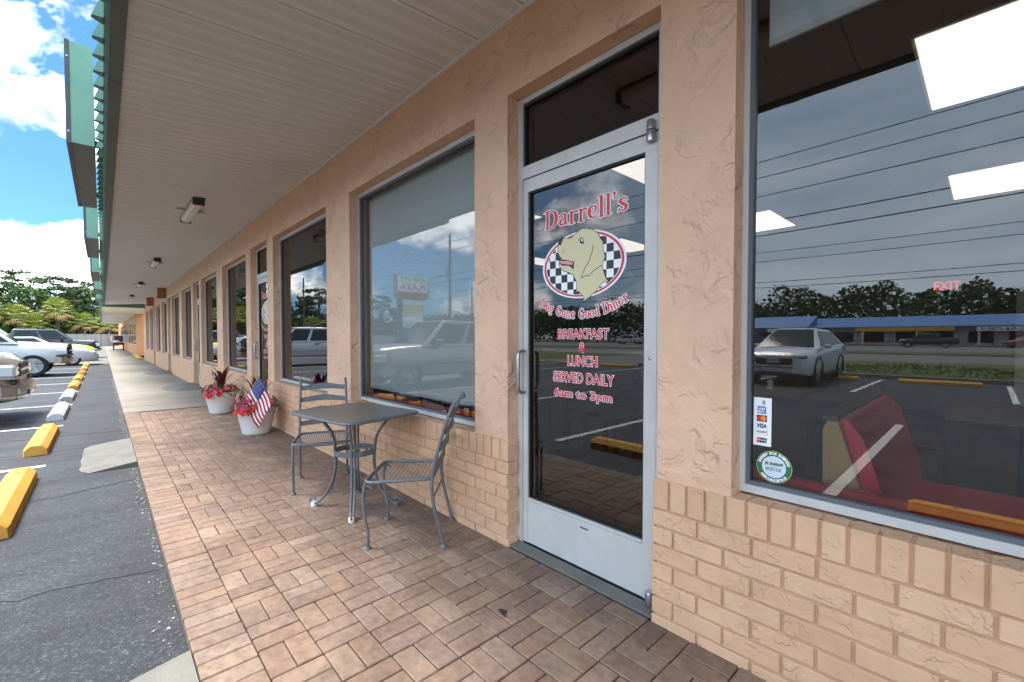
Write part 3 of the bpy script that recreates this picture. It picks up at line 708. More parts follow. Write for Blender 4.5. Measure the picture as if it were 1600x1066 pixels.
def outline(pts, w, closed=True):
    out = []; n = len(pts)
    for i in range(n if closed else n-1):
        p, q = pts[i], pts[(i+1)%n]; dx, dz = q[0]-p[0], q[1]-p[1]; l = math.hypot(dx, dz) or 1
        ox, oz = -dz/l*w, dx/l*w; ex, ez = dx/l*w*.6, dz/l*w*.6
        out.append([(p[0]+ox-ex,p[1]+oz-ez),(q[0]+ox+ex,q[1]+oz+ez),(q[0]-ox+ex,q[1]-oz+ez),(p[0]-ox-ex,p[1]-oz-ez)])
    return out
b.mat(3); put(b, [dog], .0016)
for i, q in enumerate(outline(dog, .0016)): b.mat(2); put(b, [q], .0019 + (i % 2)*.00012)
nose = [(1.7103,1.8596),(1.6775,1.8818),(1.6685,1.8721),(1.6873,1.8354),(1.7075,1.8405)]
mouth = [(1.71,1.7537),(1.6752,1.7451),(1.593,1.7252),(1.5937,1.6851),(1.6304,1.7116),(1.7007,1.7284)]
tongue = [(1.71,1.7454),(1.6483,1.7376),(1.5999,1.7247),(1.5972,1.7097),(1.6482,1.7185),(1.6888,1.729)]
eye = [(1.5535,1.8445),(1.541,1.8569),(1.5284,1.847),(1.52,1.8162),(1.5349,1.8185),(1.5492,1.824)]
eyew = [(1.5434,1.8462),(1.5351,1.8494),(1.53,1.8341),(1.5383,1.8289)]
ear = [(1.4592,1.8003),(1.4646,1.7658),(1.4868,1.7171),(1.5111,1.6875),(1.5275,1.6566),(1.5399,1.6315),(1.5027,1.6408),(1.4864,1.6359),(1.4545,1.6616),(1.4038,1.6844)]
b.mat(2); put(b, [nose, mouth, eye], .0022); b.mat(4); put(b, [tongue], .0026); b.mat(1); put(b, [eyew], .0026)
for i, q in enumerate(outline(ear, .0018, False)): b.mat(2); put(b, [q], .0022 + (i % 2)*.00012)
for (x, z) in ((1.672,1.812),(1.662,1.80),(1.676,1.795),(1.664,1.785)): put(b, [[(x-.002,z-.002),(x+.002,z-.002),(x+.002,z+.002),(x-.002,z+.002)]], .0022)
lets.append(b.build('dog_badge', BMats, door1, fix=False))
for o in lets:                                                # the diner's second door carries the same print
    c = o.copy(); col.objects.link(c); c.parent = doors[1]

# ------------------------------------------------------------------ stickers on the big window
YG = -.12
w1 = windows[0]; WX = -1.39
SM = [M_lwhite, M_lblack, mat('sticker_blue', (34, 110, 190), .4), mat('sticker_red', (214, 40, 40), .4), mat('sticker_orange', (240, 150, 40), .4), mat('sticker_green', (22, 118, 72), .4), mat('sticker_navy', (30, 44, 110), .4), mat('sticker_gold', (196, 176, 90), .4), mat('sticker_pale', (206, 222, 226), .4), mat('sticker_brown', (150, 92, 52), .4)]
b = MB(); X_ = lambda x: x
def rect(b, xl, xr, z0, z1, mi, dy): b.mat(mi); put(b, [[(xl,z0),(xr,z0),(xr,z1),(xl,z1)]], dy)
def disc(b, x, z, r, mi, dy, n=28): b.mat(mi); put(b, [[(x+r*math.cos(2*math.pi*i/n), z+r*math.sin(2*math.pi*i/n)) for i in range(n)]], dy)
rect(b, .649, .583, .862, 1.057, 0, .0010)
for i, r in enumerate((.006, .0105, .015)):                   # contactless waves
    n = 8; arc = [(.622 - r*math.cos(t), 1.038 + r*math.sin(t)) for t in [(-.7 + 1.4*k/n) for k in range(n+1)]]
    b.mat(1); put(b, outline(arc, .0011, False), .0014 + i*.0001)
rect(b, .634, .603, .992, 1.022, 2, .0014)
v, f = text_mesh('AM', 0, .024, 1.008, 1.018, .03)[0]; b.mat(0); b.add([(.631-x, YG+.0018, z) for x, z in v], [g[::-1] for g in f])
v, f = text_mesh('EX', 0, .024, .996, 1.006, .03)[0]; b.add([(.631-x, YG+.0018, z) for x, z in v], [g[::-1] for g in f])
rect(b, .637, .599, .960, .986, 1, .0014); disc(b, .6245, .973, .0105, 3, .0017); disc(b, .6115, .973, .0105, 4, .0019)
v, f = text_mesh('VISA', 0, .036, .934, .952, .04, shear=.2)[0]; b.mat(6); b.add([(.636-x, YG+.0016, z) for x, z in v], [g[::-1] for g in f])
v, f = text_mesh('DISCOVER', 0, .034, .914, .922, .03)[0]; b.mat(1); b.add([(.637-x, YG+.0016, z) for x, z in v], [g[::-1] for g in f])
disc(b, .6185, .918, .0042, 4, .0019); rect(b, .6, .597, .904, .928, 4, .0015)
for i, mi in enumerate((3, 6, 5)): b.mat(mi); xx = .637 - i*.012; put(b, [[(xx, .874), (xx-.012, .874), (xx-.0155, .894), (xx-.0035, .894)]], .0014)
b.mat(0); v, f = text_mesh('UnionPay', 0, .03, .881, .888, .03)[0]; b.add([(.632-x, YG+.0018, z) for x, z in v], [g[::-1] for g in f])
for i in range(len(b.v)): p = b.v[i]; b.v[i] = (p[0]-WX, p[1], p[2])
b.build('card_sticker', SM, w1, fix=False)['label'] = 'white strip sticker with payment card marks'
b = MB(); cx_, cz_, r0 = .572, .784, .064
disc(b, cx_, cz_, r0, 7, .0010, 48); disc(b, cx_, cz_, r0*.965, 5, .0013, 48); disc(b, cx_, cz_, r0*.72, 6, .0016, 48); disc(b, cx_, cz_, r0*.68, 8, .0019, 48)
def ring_text(b, body, r, a0, a1, h, mi, dy, top=True):
    n = len(body)
    for i, ch in enumerate(body):
        if ch == ' ': continue
        a = a0 + (a1-a0)*(i+.5)/n; v, f = text_mesh(ch, -h*.36, h*.36, -h/2, h/2, .05)[0]
        c_, s2 = math.cos(a), math.sin(a); vs = []
        for x, z in v:
            rr_ = r + (z if top else -z); t = a + (x/r if top else -x/r); vs.append((cx_ - rr_*math.sin(t), YG+dy, cz_ + rr_*math.cos(t)))
        b.mat(mi); b.add(vs, [g[::-1] for g in f])
ring_text(b, 'SHERIFF STAR BUSINESS', r0*.84, -1.35, 1.35, r0*.17, 0, .0022)
ring_text(b, '#SECURECITRUS', r0*.84, math.pi+.95, math.pi-.95, r0*.17, 0, .0022, False)
star = []
for i in range(10):
    r = .011 if i % 2 == 0 else .0045; t = math.pi/2 + i*math.pi/5; star.append((cx_+.026+r*math.cos(t), cz_+.012+r*math.sin(t)))
b.mat(9); put(b, [star], .0022)
v, f = text_mesh('SHERIFF', 0, .05, cz_+.006, cz_+.018, .04, shear=.2)[0]; b.mat(1); b.add([(cx_+.016-x, YG+.0024, z) for x, z in v], [g[::-1] for g in f])
v, f = text_mesh('#00106', 0, .056, cz_-.018, cz_-.001, .0)[0]; b.add([(cx_+.03-x, YG+.0024, z) for x, z in v], [g[::-1] for g in f])
for i in range(len(b.v)): p = b.v[i]; b.v[i] = (p[0]-WX, p[1], p[2])
b.build('round_sticker', SM, w1, fix=False)['label'] = 'round green and white sheriff business sticker'

# ------------------------------------------------------------------ roller blinds
def blind(x0, x1, zb, lb):
    o = empty('roller_blind', ((x0+x1)/2, -.2, 2.82), 0, lb, 'blind', 'roller blinds inside the diner windows'); c = (x0+x1)/2
    MB().box(x0-c, x1-c, -.004, 0, zb-2.82+.02, -.02).build('cloth', M_blind, o)
    MB().cbox(x0-c, x1-c, -.014, .008, zb-2.82-.008, zb-2.82+.02, .004).build('bottom_bar', M_white, o)
    MB().lathe([(.025, x0-c), (.025, x1-c)], 16, (0,-.015,0), 'x').build('roller', M_white, o, smooth=40)
    return o
blind(-1.36, .635, 2.50, 'pale roller blind pulled up at the top of the big right window')
blind(2.37, 4.355, .79, 'pale roller blind drawn down almost to the sill behind the metal table')

# ================================================================== things on the walkway
def smooth_path(pts, n=6):
    P = [Vector(p) for p in pts]; out = []
    for i in range(len(P)-1):
        a, b_, c, d = P[max(i-1,0)], P[i], P[i+1], P[min(i+2,len(P)-1)]
        for k in range(n):
            t = k/n; out.append(.5*((2*b_) + (c-a)*t + (2*a-5*b_+4*c-d)*t*t + (3*b_-a-3*c+d)*t**3))
    out.append(P[-1]); return out
def make_chair(label, loc, rz):
    """faces local +x, seat .43 high, ladder back of four wavy slats"""
    o = empty('metal_chair', loc, rz, label, 'chair', 'grey iron chairs at the table')
    w, d, h = .225, .205, .425
    # seat frame
    outl = [(d,-w*1.04),(d,w*1.04),(-d,w*.9),(-d,-w*.9)]
    path = []
    for (sx, sy) in ((1,-1),(1,1),(-1,1),(-1,-1)):
        cx0, cy0 = d*sx, w*(1.04 if sx > 0 else .9)*sy; r = .05
        base = {(1,-1): -90, (1,1): 0, (-1,1): 90, (-1,-1): 180}[(sx,sy)]
        for k in range(5):
            a = R(base + k*22.5); path.append((cx0 - r*sx + r*math.cos(a), cy0 - r*sy + r*math.sin(a), h - (.012 if sx > 0 else 0)))
    path.append(path[0])
    MB().tube(path, .011, 8).build('seat_frame', M_iron, o, smooth=50)
    # expanded-metal mesh of the seat: two sets of crossing strands, dished
    b = MB(); n = 30
    def dz(x, y): return -.012*(1-(x/d)**2)*(1-(y/w)**2)
    for i in range(-14, 15):
        y = i*w*2.0/29
        pts = []
        for k in range(9):
            x = -d + 2*d*k/8; yy = y*(.9 + .14*(k/8)); pts.append((x, yy, h - .003 - (.012*k/8) + dz(x, y)))
        for (p, q) in zip(pts[:-1], pts[1:]):
            b.add([(p[0],p[1]-.0036,p[2]),(p[0],p[1]+.0036,p[2]+.001),(q[0],q[1]+.0036,q[2]+.001),(q[0],q[1]-.0036,q[2])], [(0,1,2,3)])
    for i in range(-7, 8):
        x = i*d*2/15
        pts = [(x, -w*.97 + 2*w*.97*k/8, 0) for k in range(9)]
        for (p, q) in zip(pts[:-1], pts[1:]):
            za, zb_ = h-.006-(.012*(x+d)/(2*d))+dz(x,p[1]), h-.006-(.012*(x+d)/(2*d))+dz(x,q[1])
            b.add([(p[0]-.0022,p[1],za),(p[0]+.0022,p[1],za),(q[0]+.0022,q[1],zb_),(q[0]-.0022,q[1],zb_)], [(0,1,2,3)])
    b.build('seat_mesh', M_iron, o, fix=False)
    for s in (-1, 1):
        y = w*1.0*s
        MB().tube(smooth_path([(d-.01,y,h-.012),(d+.008,y,h-.1),(d-.004,y,h-.24),(d-.02,y,.1),(d-.018,y,.012)]), .0105, 8).build('leg', M_iron, o, smooth=50)
        MB().lathe([(.022,0),(.024,.006),(.016,.016)], 14, (d-.018,y,0)).build('foot', M_iron, o, smooth=50)
        sp = [(d-.012 - .03*math.cos(t)*(1-t/7), y, h-.045 + .03*math.sin(t)*(1-t/7) - .012) for t in [k*.55 for k in range(11)]]
        MB().tube(sp, .006, 6).build('scroll', M_iron, o, smooth=50)
        yb = w*.9*s
        MB().tube(smooth_path([(-d-.075,yb,.0),(-d-.04,yb,.14),(-d-.005,yb,.3),(-d-.005,yb,.45),(-d-.06,yb*.985,.68),(-d-.125,yb*.97,.865),(-d-.155,yb*.96,.905),(-d-.16,yb*.96,.885),(-d-.14,yb*.965,.875)]), .011, 8).build('back_post', M_iron, o, smooth=50)
        MB().lathe([(.022,0),(.024,.006),(.016,.016)], 14, (-d-.075,yb,0)).build('foot', M_iron, o, smooth=50)
    for q, z in enumerate((.52, .625, .73, .835)):
        b = MB(); n = 14; top = []; bot = []
        xx = lambda z: -d - .005 - .12*((z-.45)/.415)**1.2
        for k in range(n+1):
            t = -1 + 2*k/n; y = w*.9*t; wav = .016*math.cos(t*math.pi)*.7; bow = -.02*(1-t*t)
            for th in (0, .006):
                top.append((xx(z)+bow-th, y, z+.024+wav)); bot.append((xx(z)+bow-th, y, z-.024+wav*.4))
        vs = top + bot; m = len(top); fs = []
        for k in range(n):
            a = 2*k; fs += [(a, a+2, m+a+2, m+a), (a+1, m+a+1, m+a+3, a+3), (a, a+1, a+3, a+2), (m+a, m+a+2, m+a+3, m+a+1)]
        b.add(vs, fs).build('back_slat', M_iron, o)
    MB().tube([(-d-.005,-w*.9,.3),(-d-.005,w*.9,.3)], .006, 6).build('stretcher', M_iron, o)
    return o
make_chair('grey iron chair nearest the camera, turned toward the door side of the table', (2.615, .37, 0), math.atan2(.33, .30))
make_chair('grey iron chair on the far side of the table, near the flower pots', (3.98, .42, 0), math.atan2(.36, -.93))
# table
tb = empty('metal_table', (3.31, .42, 0), R(10), 'weathered grey iron bistro table with rounded rectangular top and curved legs', 'table')
def rrect(a, b_, r, n=6):
    out = []
    for (sx, sy, st) in ((1,1,0),(-1,1,90),(-1,-1,180),(1,-1,270)):
        for k in range(n+1): t = R(st + 90*k/n); out.append((sx*(a-r)+r*math.cos(t), sy*(b_-r)+r*math.sin(t)))
    return out
MB().prism(rrect(.405, .315, .09), 'z', .715, .735).build('table_top', M_irontop, tb)
rim = [(x, y, .722) for x, y in rrect(.41, .32, .095)]; MB().tube(rim+[rim[0]], .011, 8).build('rim', M_iron, tb, smooth=60)
ring = [(.15*math.cos(t), .15*math.sin(t), .43) for t in [2*math.pi*k/28 for k in range(29)]]
rb = MB()
for (p, q) in zip(ring[:-1], ring[1:]):
    k0, k1 = .96, 1.0
    rb.add([(p[0],p[1],.41),(q[0],q[1],.41),(q[0],q[1],.45),(p[0],p[1],.45),(p[0]*k0,p[1]*k0,.41),(q[0]*k0,q[1]*k0,.41),(q[0]*k0,q[1]*k0,.45),(p[0]*k0,p[1]*k0,.45)], [(0,1,2,3),(5,4,7,6),(3,2,6,7),(1,0,4,5)])
rb.build('ring', M_iron, tb)
sp = [(r*math.cos(a), r*math.sin(a), .43) for r, a in [(.13 - .012*k*.55, k*.7) for k in range(18)]]
MB().tube(sp, .006, 6).build('scroll', M_iron, tb, smooth=60)
for i, a in enumerate((R(38), R(142), R(218), R(322))):
    c_, s2 = math.cos(a), math.sin(a)
    for off in (-.011, .011):
        ox, oy = -s2*off, c_*off
        pr_ = [(.30,.715),(.245,.66),(.175,.56),(.152,.45),(.15,.3),(.19,.15),(.27,.045),(.325,.02)]
        MB().tube(smooth_path([(r*c_+ox, r*s2+oy, z) for r, z in pr_]), .009, 8).build('leg', M_iron, tb, smooth=50)
    cu = [(.325 + .022*math.sin(t), .042 - .022*math.cos(t)) for t in [k*.5 for k in range(10)]]
    MB().tube([(r*c_, r*s2, z) for r, z in cu], .007, 6).build('foot_scroll', M_iron, tb, smooth=50)
    MB().lathe([(.021,0),(.022,.03),(.02,.034)], 16, (.318*c_, .318*s2, 0)).build('foot_cap', M_white if i in (0,1) else M_iron, tb, smooth=50)
# flower pots
M_leaf = mat('green_leaf', (66, 112, 48), .55, rnd='island', rcols=[(52,92,40),(84,130,56),(104,144,66),(60,104,46)])
M_ti = mat('red_cordyline_leaf', (96, 30, 40), .4, rnd='island', rcols=[(72,22,32),(120,34,44),(94,38,40),(54,22,28)])
M_spk = mat('dark_spike_leaf', (66, 58, 44), .5, rnd='island', rcols=[(46,52,40),(84,60,44),(60,44,38)])
M_soil = mat('potting_soil', (58, 44, 34), .95, var=.3, vscale=30)
M_fred = mat('red_petal', (206, 24, 38), .5); M_fpink = mat('pink_petal', (226, 62, 120), .5); M_fmag = mat('magenta_petal', (196, 40, 104), .5)
def blade(b, base, d, up, ln, w, droop, n=7):
    base = Vector(base); d = Vector(d).normalized(); side = d.cross(Vector((0,0,1))).normalized(); vs = []
    for i in range(n+1):
        t = i/n; p = base + d*(ln*t*math.cos(up)) + Vector((0,0,1))*(ln*(t*math.sin(up) - droop*t*t)); ww = w*(math.sin(math.pi*min(1, .12+t*.88))**.8) + .0008
        vs += [p - side*ww + Vector((0,0,ww*.35)), p, p + side*ww + Vector((0,0,ww*.35))]
    b.add(vs, [(3*i+k, 3*i+k+1, 3*i+k+4, 3*i+k+3) for i in range(n) for k in (0, 1)])
def flower_mesh(m):
    b = MB(); n = 5
    for k in range(n):
        a = 2*math.pi*k/n; pts = [(0,0,0)]
        for j in range(-2, 3): t = a + j*.30; r = .03*(1 - .12*abs(j)); pts.append((r*math.cos(t), r*math.sin(t), .006 + .004*(j % 2)))
        b.add(pts, [(0,i,i+1) for i in range(1, 5)])
    b.mat(1).lathe([(.004,0),(.004,.004)], 6); o = b.build('flower', [m, M_ypaint], fix=False); me = o.data; bpy.data.objects.remove(o); return me
FL = [flower_mesh(m) for m in (M_fred, M_fpink, M_fmag)]
def planter(loc, seed, label):
    rr = random.Random(seed); o = empty('flower_pot', loc, 0, label, 'flower pot', 'white pots of flowers by the wall')
    MB().lathe([(.155,.0),(.165,.004),(.172,.02),(.235,.33),(.24,.335),(.244,.36),(.238,.365),(.225,.362),(.222,.33),(.218,.30)], 36).build('pot', M_white, o, smooth=45)
    MB().lathe([(.216,.3),(.10,.325),(.01,.33)], 24).build('soil', M_soil, o, smooth=60)
    b = MB()
    for i in range(620):
        a = rr.uniform(0, 6.28); r = .25*math.sqrt(rr.random()); z = .33 + rr.random()*(.2 - r*.32)
        if rr.random() < .25: r *= 1.12; z -= .04
        blade(b, (r*math.cos(a), r*math.sin(a), z), (math.cos(a+rr.uniform(-1,1)), math.sin(a+rr.uniform(-1,1)), 0), rr.uniform(-.4,.9), rr.uniform(.035,.075), rr.uniform(.009,.017), .3, 2)
    b.build('foliage', M_leaf, o, fix=False)
    for i in range(17):
        a = 6.28*i/17 + rr.uniform(-.2,.2); b = MB(); blade(b, (.03*math.cos(a), .03*math.sin(a), .34), (math.cos(a), math.sin(a), 0), rr.uniform(.75,1.35), rr.uniform(.3,.52), .0075, rr.uniform(.2,.55), 9); b.build('spike_leaf', M_spk, o, smooth=60, fix=False)
    MB().tube([(.02,-.02,.32),(.015,-.02,.55)], .008, 6).build('stem', M_spk, o)
    for i in range(13):
        a = 2.4*i; b = MB(); blade(b, (.02,-.02,.42 + .012*i), (math.cos(a), math.sin(a), 0), rr.uniform(.9,1.4), rr.uniform(.26,.36), .03, rr.uniform(.0,.25), 7); b.build('broad_leaf', M_ti, o, smooth=60, fix=False)
    spots = [(2.0,.24,.38,2),(2.3,.22,.44,2),(1.75,.25,.33,0),(2.05,.27,.3,0),(2.5,.26,.31,0),(1.5,.22,.42,1),(2.15,.26,.35,1),(2.9,.24,.4,1),(3.3,.25,.36,1),(.9,.23,.4,1),(1.2,.25,.36,0),(2.65,.27,.35,0),(1.9,.27,.27,0),(2.25,.28,.26,0),(.4,.22,.42,2),(3.8,.22,.42,0)]
    for (a, r, z, k) in spots:
        a += rr.uniform(-.2,.2) + loc_turn; f = inst(FL[k], 'flower', o, (r*math.cos(a), r*math.sin(a), z+.03+rr.uniform(-.01,.02)), (0, R(55), a), (rr.uniform(1.3,1.9),)*3)
    return o
loc_turn = .2
pot1 = planter((6.78, .31, 0), 4, 'white flower pot with red flowers nearer the table, small flag beside it')
loc_turn = .3
pot2 = planter((9.05, .34, 0), 9, 'farther white flower pot with pink and red flowers beside the second diner door')
# small flag in the near pot
M_fR = mat('flag_red', (178, 32, 52), .8); M_fW = mat('flag_white', (232, 226, 224), .8); M_fB = mat('flag_blue', (44, 62, 128), .8)
def make_flag(loc, label, hv, fv, pole, k=1.0):
    o = empty('small_flag', loc, 0, label, 'flag', 'small flags on sticks')
    hv, fv = Vector(hv)*k, Vector(fv)*k; nrm = hv.cross(fv).normalized(); b = MB(); nf = 18
    P = lambda i, j: hv*(i/13) + fv*(j/nf) + nrm*(.018*k*math.sin(j/nf*7 + i*.25)*(.3 + j/nf))
    for i in range(13):
        for j in range(nf):
            b.mat(2 if (i < 7 and j < nf*.4) else (0 if i % 2 == 0 else 1)); b.add([P(i,j), P(i+1,j), P(i+1,j+1), P(i,j+1)], [(0,1,2,3)])
    b.build('cloth', [M_fR, M_fW, M_fB], o, fix=False)
    b = MB()
    for i in range(9):
        for j in range(6 if i % 2 == 0 else 5):
            u, v = (i+.5)/9*7, (j+.55+(.5 if i % 2 else 0))/6*nf*.385; c = P(u, v); a1_, a2_ = hv.normalized(), fv.normalized()
            for sg in (1, -1):
                vs = [c + nrm*.0015*sg + (a1_*math.cos(t)+a2_*math.sin(t))*(.0062*k if q % 2 == 0 else .0028*k) for q, t in [(q, q*math.pi/5) for q in range(10)]]
                b.add(vs, [tuple(range(10))])
    b.build('stars', M_fW, o, fix=False)
    MB().tube(pole, .004*max(1,k*.8), 6).build('stick', M_wood, o)
    return o
hv = rt*(-.20) + zz*(-.325); fv = rt*.175 + zz*(-.36) + fw*(-.02)
make_flag((6.50, .33, .79), 'small stars and stripes flag drooping over the near flower pot', hv, fv, [(.006,.0,.012), tuple(hv*.5+Vector((.01,0,0))), tuple(hv*1.02 + Vector((.03,0,-.1)))])
hv2 = zz*(-.22); fv2 = rt*(.05) + zz*(-.22)
make_flag((8.98, .48, .80), 'small folded flag standing among the leaves of the farther pot', hv2, fv2, [(0,0,.02),(0,-.03,-.42)], .8)
# fallen petals, leaf litter
M_litter = mat('dead_leaf', (120, 52, 34), .8)
for (x, y, z, s, lb) in [(6.1,.46,.003,.022,'dry red leaf on the pavers beside the near pot'),(5.9,1.0,.003,.014,'tiny dry leaf lying on the pavers in mid walkway'),(2.02,1.63,GZ+.004,.03,'reddish dead leaf on the asphalt at the walkway edge')]:
    b = MB(); blade(b, (0,0,.0), (1,.6,0), .15, s*2, s*.5, .1, 4); o = b.build('fallen_leaf', M_litter, None, (x,y,z), fix=False); tag(o, lb, 'leaf', 'fallen leaves')
b = MB(); blade(b, (0,0,.002), (1,.2,0), .3, .045, .012, .2, 4); blade(b, (0,0,.002), (-.3,1,0), .5, .03, .01, .3, 3); blade(b, (.01,.0,.002), (.2,-1,0), .2, .025, .006, .2, 3)
tag(b.build('fallen_leaf', M_lblack, None, (1.52,.47,.002), fix=False), 'small black scrap on the pavers in front of the door', 'leaf', 'fallen leaves')

# ------------------------------------------------------------------ wheel stops
def stop_mesh(m):
    prof = [(-.105,0),(.105,0),(.098,.075),(.045,.125),(-.045,.125),(-.098,.075)]
    b = MB(); n = 3; xs_ = [0, .03, 1.72, 1.75]; rows = []
    for i, x in enumerate(xs_):
        s_ = .9 if i in (0, 3) else 1; rows.append([(x, p*s_, q*s_) for p, q in prof])
    vs = [p for r in rows for p in r]; k = len(prof); fs = [tuple(range(k))[::-1], tuple(3*k+i for i in range(k))]
    for r in range(3):
        for i in range(k): fs.append((r*k+i, r*k+(i+1)%k, (r+1)*k+(i+1)%k, (r+1)*k+i))
    b.add(vs, fs); o = b.build('wheel_stop', m); me = o.data; bpy.data.objects.remove(o); return me
me_y, me_w = stop_mesh(M_ypaint), stop_mesh(M_wstop)
pin = MB().lathe([(.011,0),(.011,.004)], 10).build('pin', M_darkmetal); mp_ = pin.data; bpy.data.objects.remove(pin)
names = {0: 'yellow wheel stop nearest the camera at the left picture edge', 1: 'yellow wheel stop just beyond the concrete ramp patch', 2: 'nearer of the two white wheel stops', 3: 'farther of the two white wheel stops', 4: 'first yellow wheel stop beyond the white ones', 5: 'second yellow wheel stop beyond the white ones', 6: 'third yellow wheel stop beyond the white ones', 7: 'yellow wheel stop in front of the white pickup', 8: 'yellow wheel stop before the white coupe', -1: 'yellow wheel stop mirrored in the diner door glass'}
for k in range(-4, 9):
    x = 4.5 + 2.93*k; o = bpy.data.objects.new('wheel_stop', me_w if k in (2, 3) else me_y); col.objects.link(o); o.location = (x, 2.42, GZ+.001)
    tag(o, names.get(k, ['yellow wheel stop behind the camera, mirrored at the foot of the big right window', 'yellow wheel stop two bays behind the camera', 'yellow wheel stop three bays behind the camera'][(-2-k) % 3]), 'wheel stop', 'concrete wheel stops')
    for dx in (.25, 1.5): inst(mp_, 'pin', o, (dx, 0, .125))
for k in range(-3, 7):
    o = bpy.data.objects.new('wheel_stop', me_y); col.objects.link(o); o.location = (2.72*k + .08, 15.6, GZ+.001)
    tag(o, 'far row yellow wheel stop by the verge, %s from the picture right' % ['first','second','third','fourth','fifth','sixth','seventh','eighth','ninth','tenth'][k+3], 'wheel stop', 'far row wheel stops')

# ------------------------------------------------------------------ canopy lights, sign cabinets
M_lens = mat('prismatic_lens', (232, 226, 212), .35)
def canopy_light(x, lb):
    o = empty('canopy_light', (x, .865, sz(.865)), 0, lb, 'light fixture', 'strip lights under the canopy')
    MB().cbox(-.64, .64, -.06, .06, -.03, .012, .006).build('housing', M_dgrey, o)
    MB().prism([(-.064,-.028),(.064,-.028),(.058,-.075),(.035,-.095),(-.035,-.095),(-.058,-.075)], 'x', -.6, .6).build('lens', M_lens, o)
    for s in (-1, 1): MB().box(s*.6, s*.645, -.066, .066, -.098, -.0).build('end_cap', M_darkmetal, o)
    for s in (-1, 1): MB().lathe([(.02,0),(.05,-.03),(.055,-.05),(.01,-.055)], 12, (.1, s*.13, 0)).build('sensor', M_white, o, smooth=50)
for x, lb in ((1.3,'strip light under the canopy above the diner door, mirrored in the glass'),(7.8,'nearest strip light under the canopy'),(13.8,'second strip light under the canopy'),(19.8,'third strip light under the canopy'),(25.8,'farthest strip light under the canopy')): canopy_light(x, lb)
M_sgn = mat('green_sign_casing', (112, 156, 136), .5, var=.35, vscale=2.5, c2=(138, 178, 154), detail=7)
M_sgnb = mat('sign_underside', (120, 124, 116), .6, var=.2, vscale=2)
for i, (x, lb) in enumerate(((5.95,'nearest green sign cabinet on the canopy edge'),(11.4,'second green sign cabinet on the canopy edge'),(17.2,'third green sign cabinet on the canopy edge'),(23.1,'fourth green sign cabinet on the canopy edge'),(28.9,'farthest green sign cabinet on the canopy edge'))):
    o = empty('sign_cabinet', (x, 1.86, 3.155), 0, lb, 'sign', 'sign cabinets on the canopy edge')
    MB().box(0, 2.8, 0, .16, .004, .95).build('casing', M_sgn, o)
    MB().box(.0, 2.8, .001, .16, 0, .0035).build('underside', M_sgnb, o)
    MB().box(-.004, 2.804, .161, .195, -.006, .03).box(-.004, 2.804, .161, .195, .92, .956).box(-.004, .03, .161, .195, .0305, .9195).box(2.77, 2.804, .161, .195, .0305, .9195).build('face_frame', M_dgrey, o)
    MB().box(.031, 2.769, .165, .185, .031, .919).build('face', M_lwhite, o)
    for dx in (.3, 2.5): MB().box(dx, dx+.05, -.09, -.001, .1, .16).build('bracket', M_darkmetal, o)
    for (z) in (.1, .8): MB().lathe([(.008,-.008),(.008,-.003)], 8, (0,.178,z), 'x').build('screw', M_silver, o)
# brown boxes high on the wall, lamps
for x, lb in ((21.7, 'nearer brown wooden box fixed high on the wall under the canopy'), (27.3, 'farther brown wooden box fixed high on the wall under the canopy')):
    o = empty('wall_box', (x, 0, 2.86), 0, lb, 'wall box', 'brown boxes on the wall')
    MB().cbox(-.12, .12, .002, .26, 0, .34, .01).build('casing', mat('brown_timber', (168, 112, 72), .6, var=.2, vscale=6), o)
    MB().box(-.14, .14, .002, .28, -.03, -.001).build('base_board', M_dwood, o)
# ================================================================== cars
def paint(name, c, metal=0., rough=.28): return mat(name, c, rough, metal=metal, coat=.8, spec=.5)
M_cglass = mat('car_glass', (34, 40, 44), .06, spec=.3)
M_chrome = mat('chrome', (200, 200, 202), .12, metal=1.)
M_trim = mat('dark_trim', (36, 36, 38), .5)
M_lamp = mat('headlamp', (196, 202, 204), .1, coat=1.)
M_amber = mat('amber_lamp', (224, 110, 30), .2, coat=.6)
M_tail = mat('tail_lamp', (150, 20, 24), .2, coat=.6)
M_rim = mat('alloy_rim', (178, 180, 184), .3, metal=.8)
M_tyre = mat('tyre', (30, 30, 31), .8)
def catmull(tab, n):
    tab = np.array(tab, float); ys = np.linspace(tab[0,0], tab[-1,0], n); out = [ys]
    for c in range(1, tab.shape[1]):
        m = np.gradient(tab[:,c], tab[:,0]); v = []
        for y in ys:
            i = min(max(np.searchsorted(tab[:,0], y)-1, 0), len(tab)-2); h = tab[i+1,0]-tab[i,0]; t = (y-tab[i,0])/h
            lin = tab[i,c]*(1-t)+tab[i+1,c]*t
            s0 = (tab[i+1,c]-tab[i,c]); k0, k1 = m[i]*h, m[i+1]*h
            if s0 == 0: k0 = k1 = 0
            else: k0 = max(min(k0/s0,1.6),0)*s0; k1 = max(min(k1/s0,1.6),0)*s0
            v.append((2*t**3-3*t**2+1)*tab[i,c] + (t**3-2*t**2+t)*k0 + (-2*t**3+3*t**2)*tab[i+1,c] + (t**3-t**2)*k1)
        out.append(np.array(v))
    return np.array(out).T
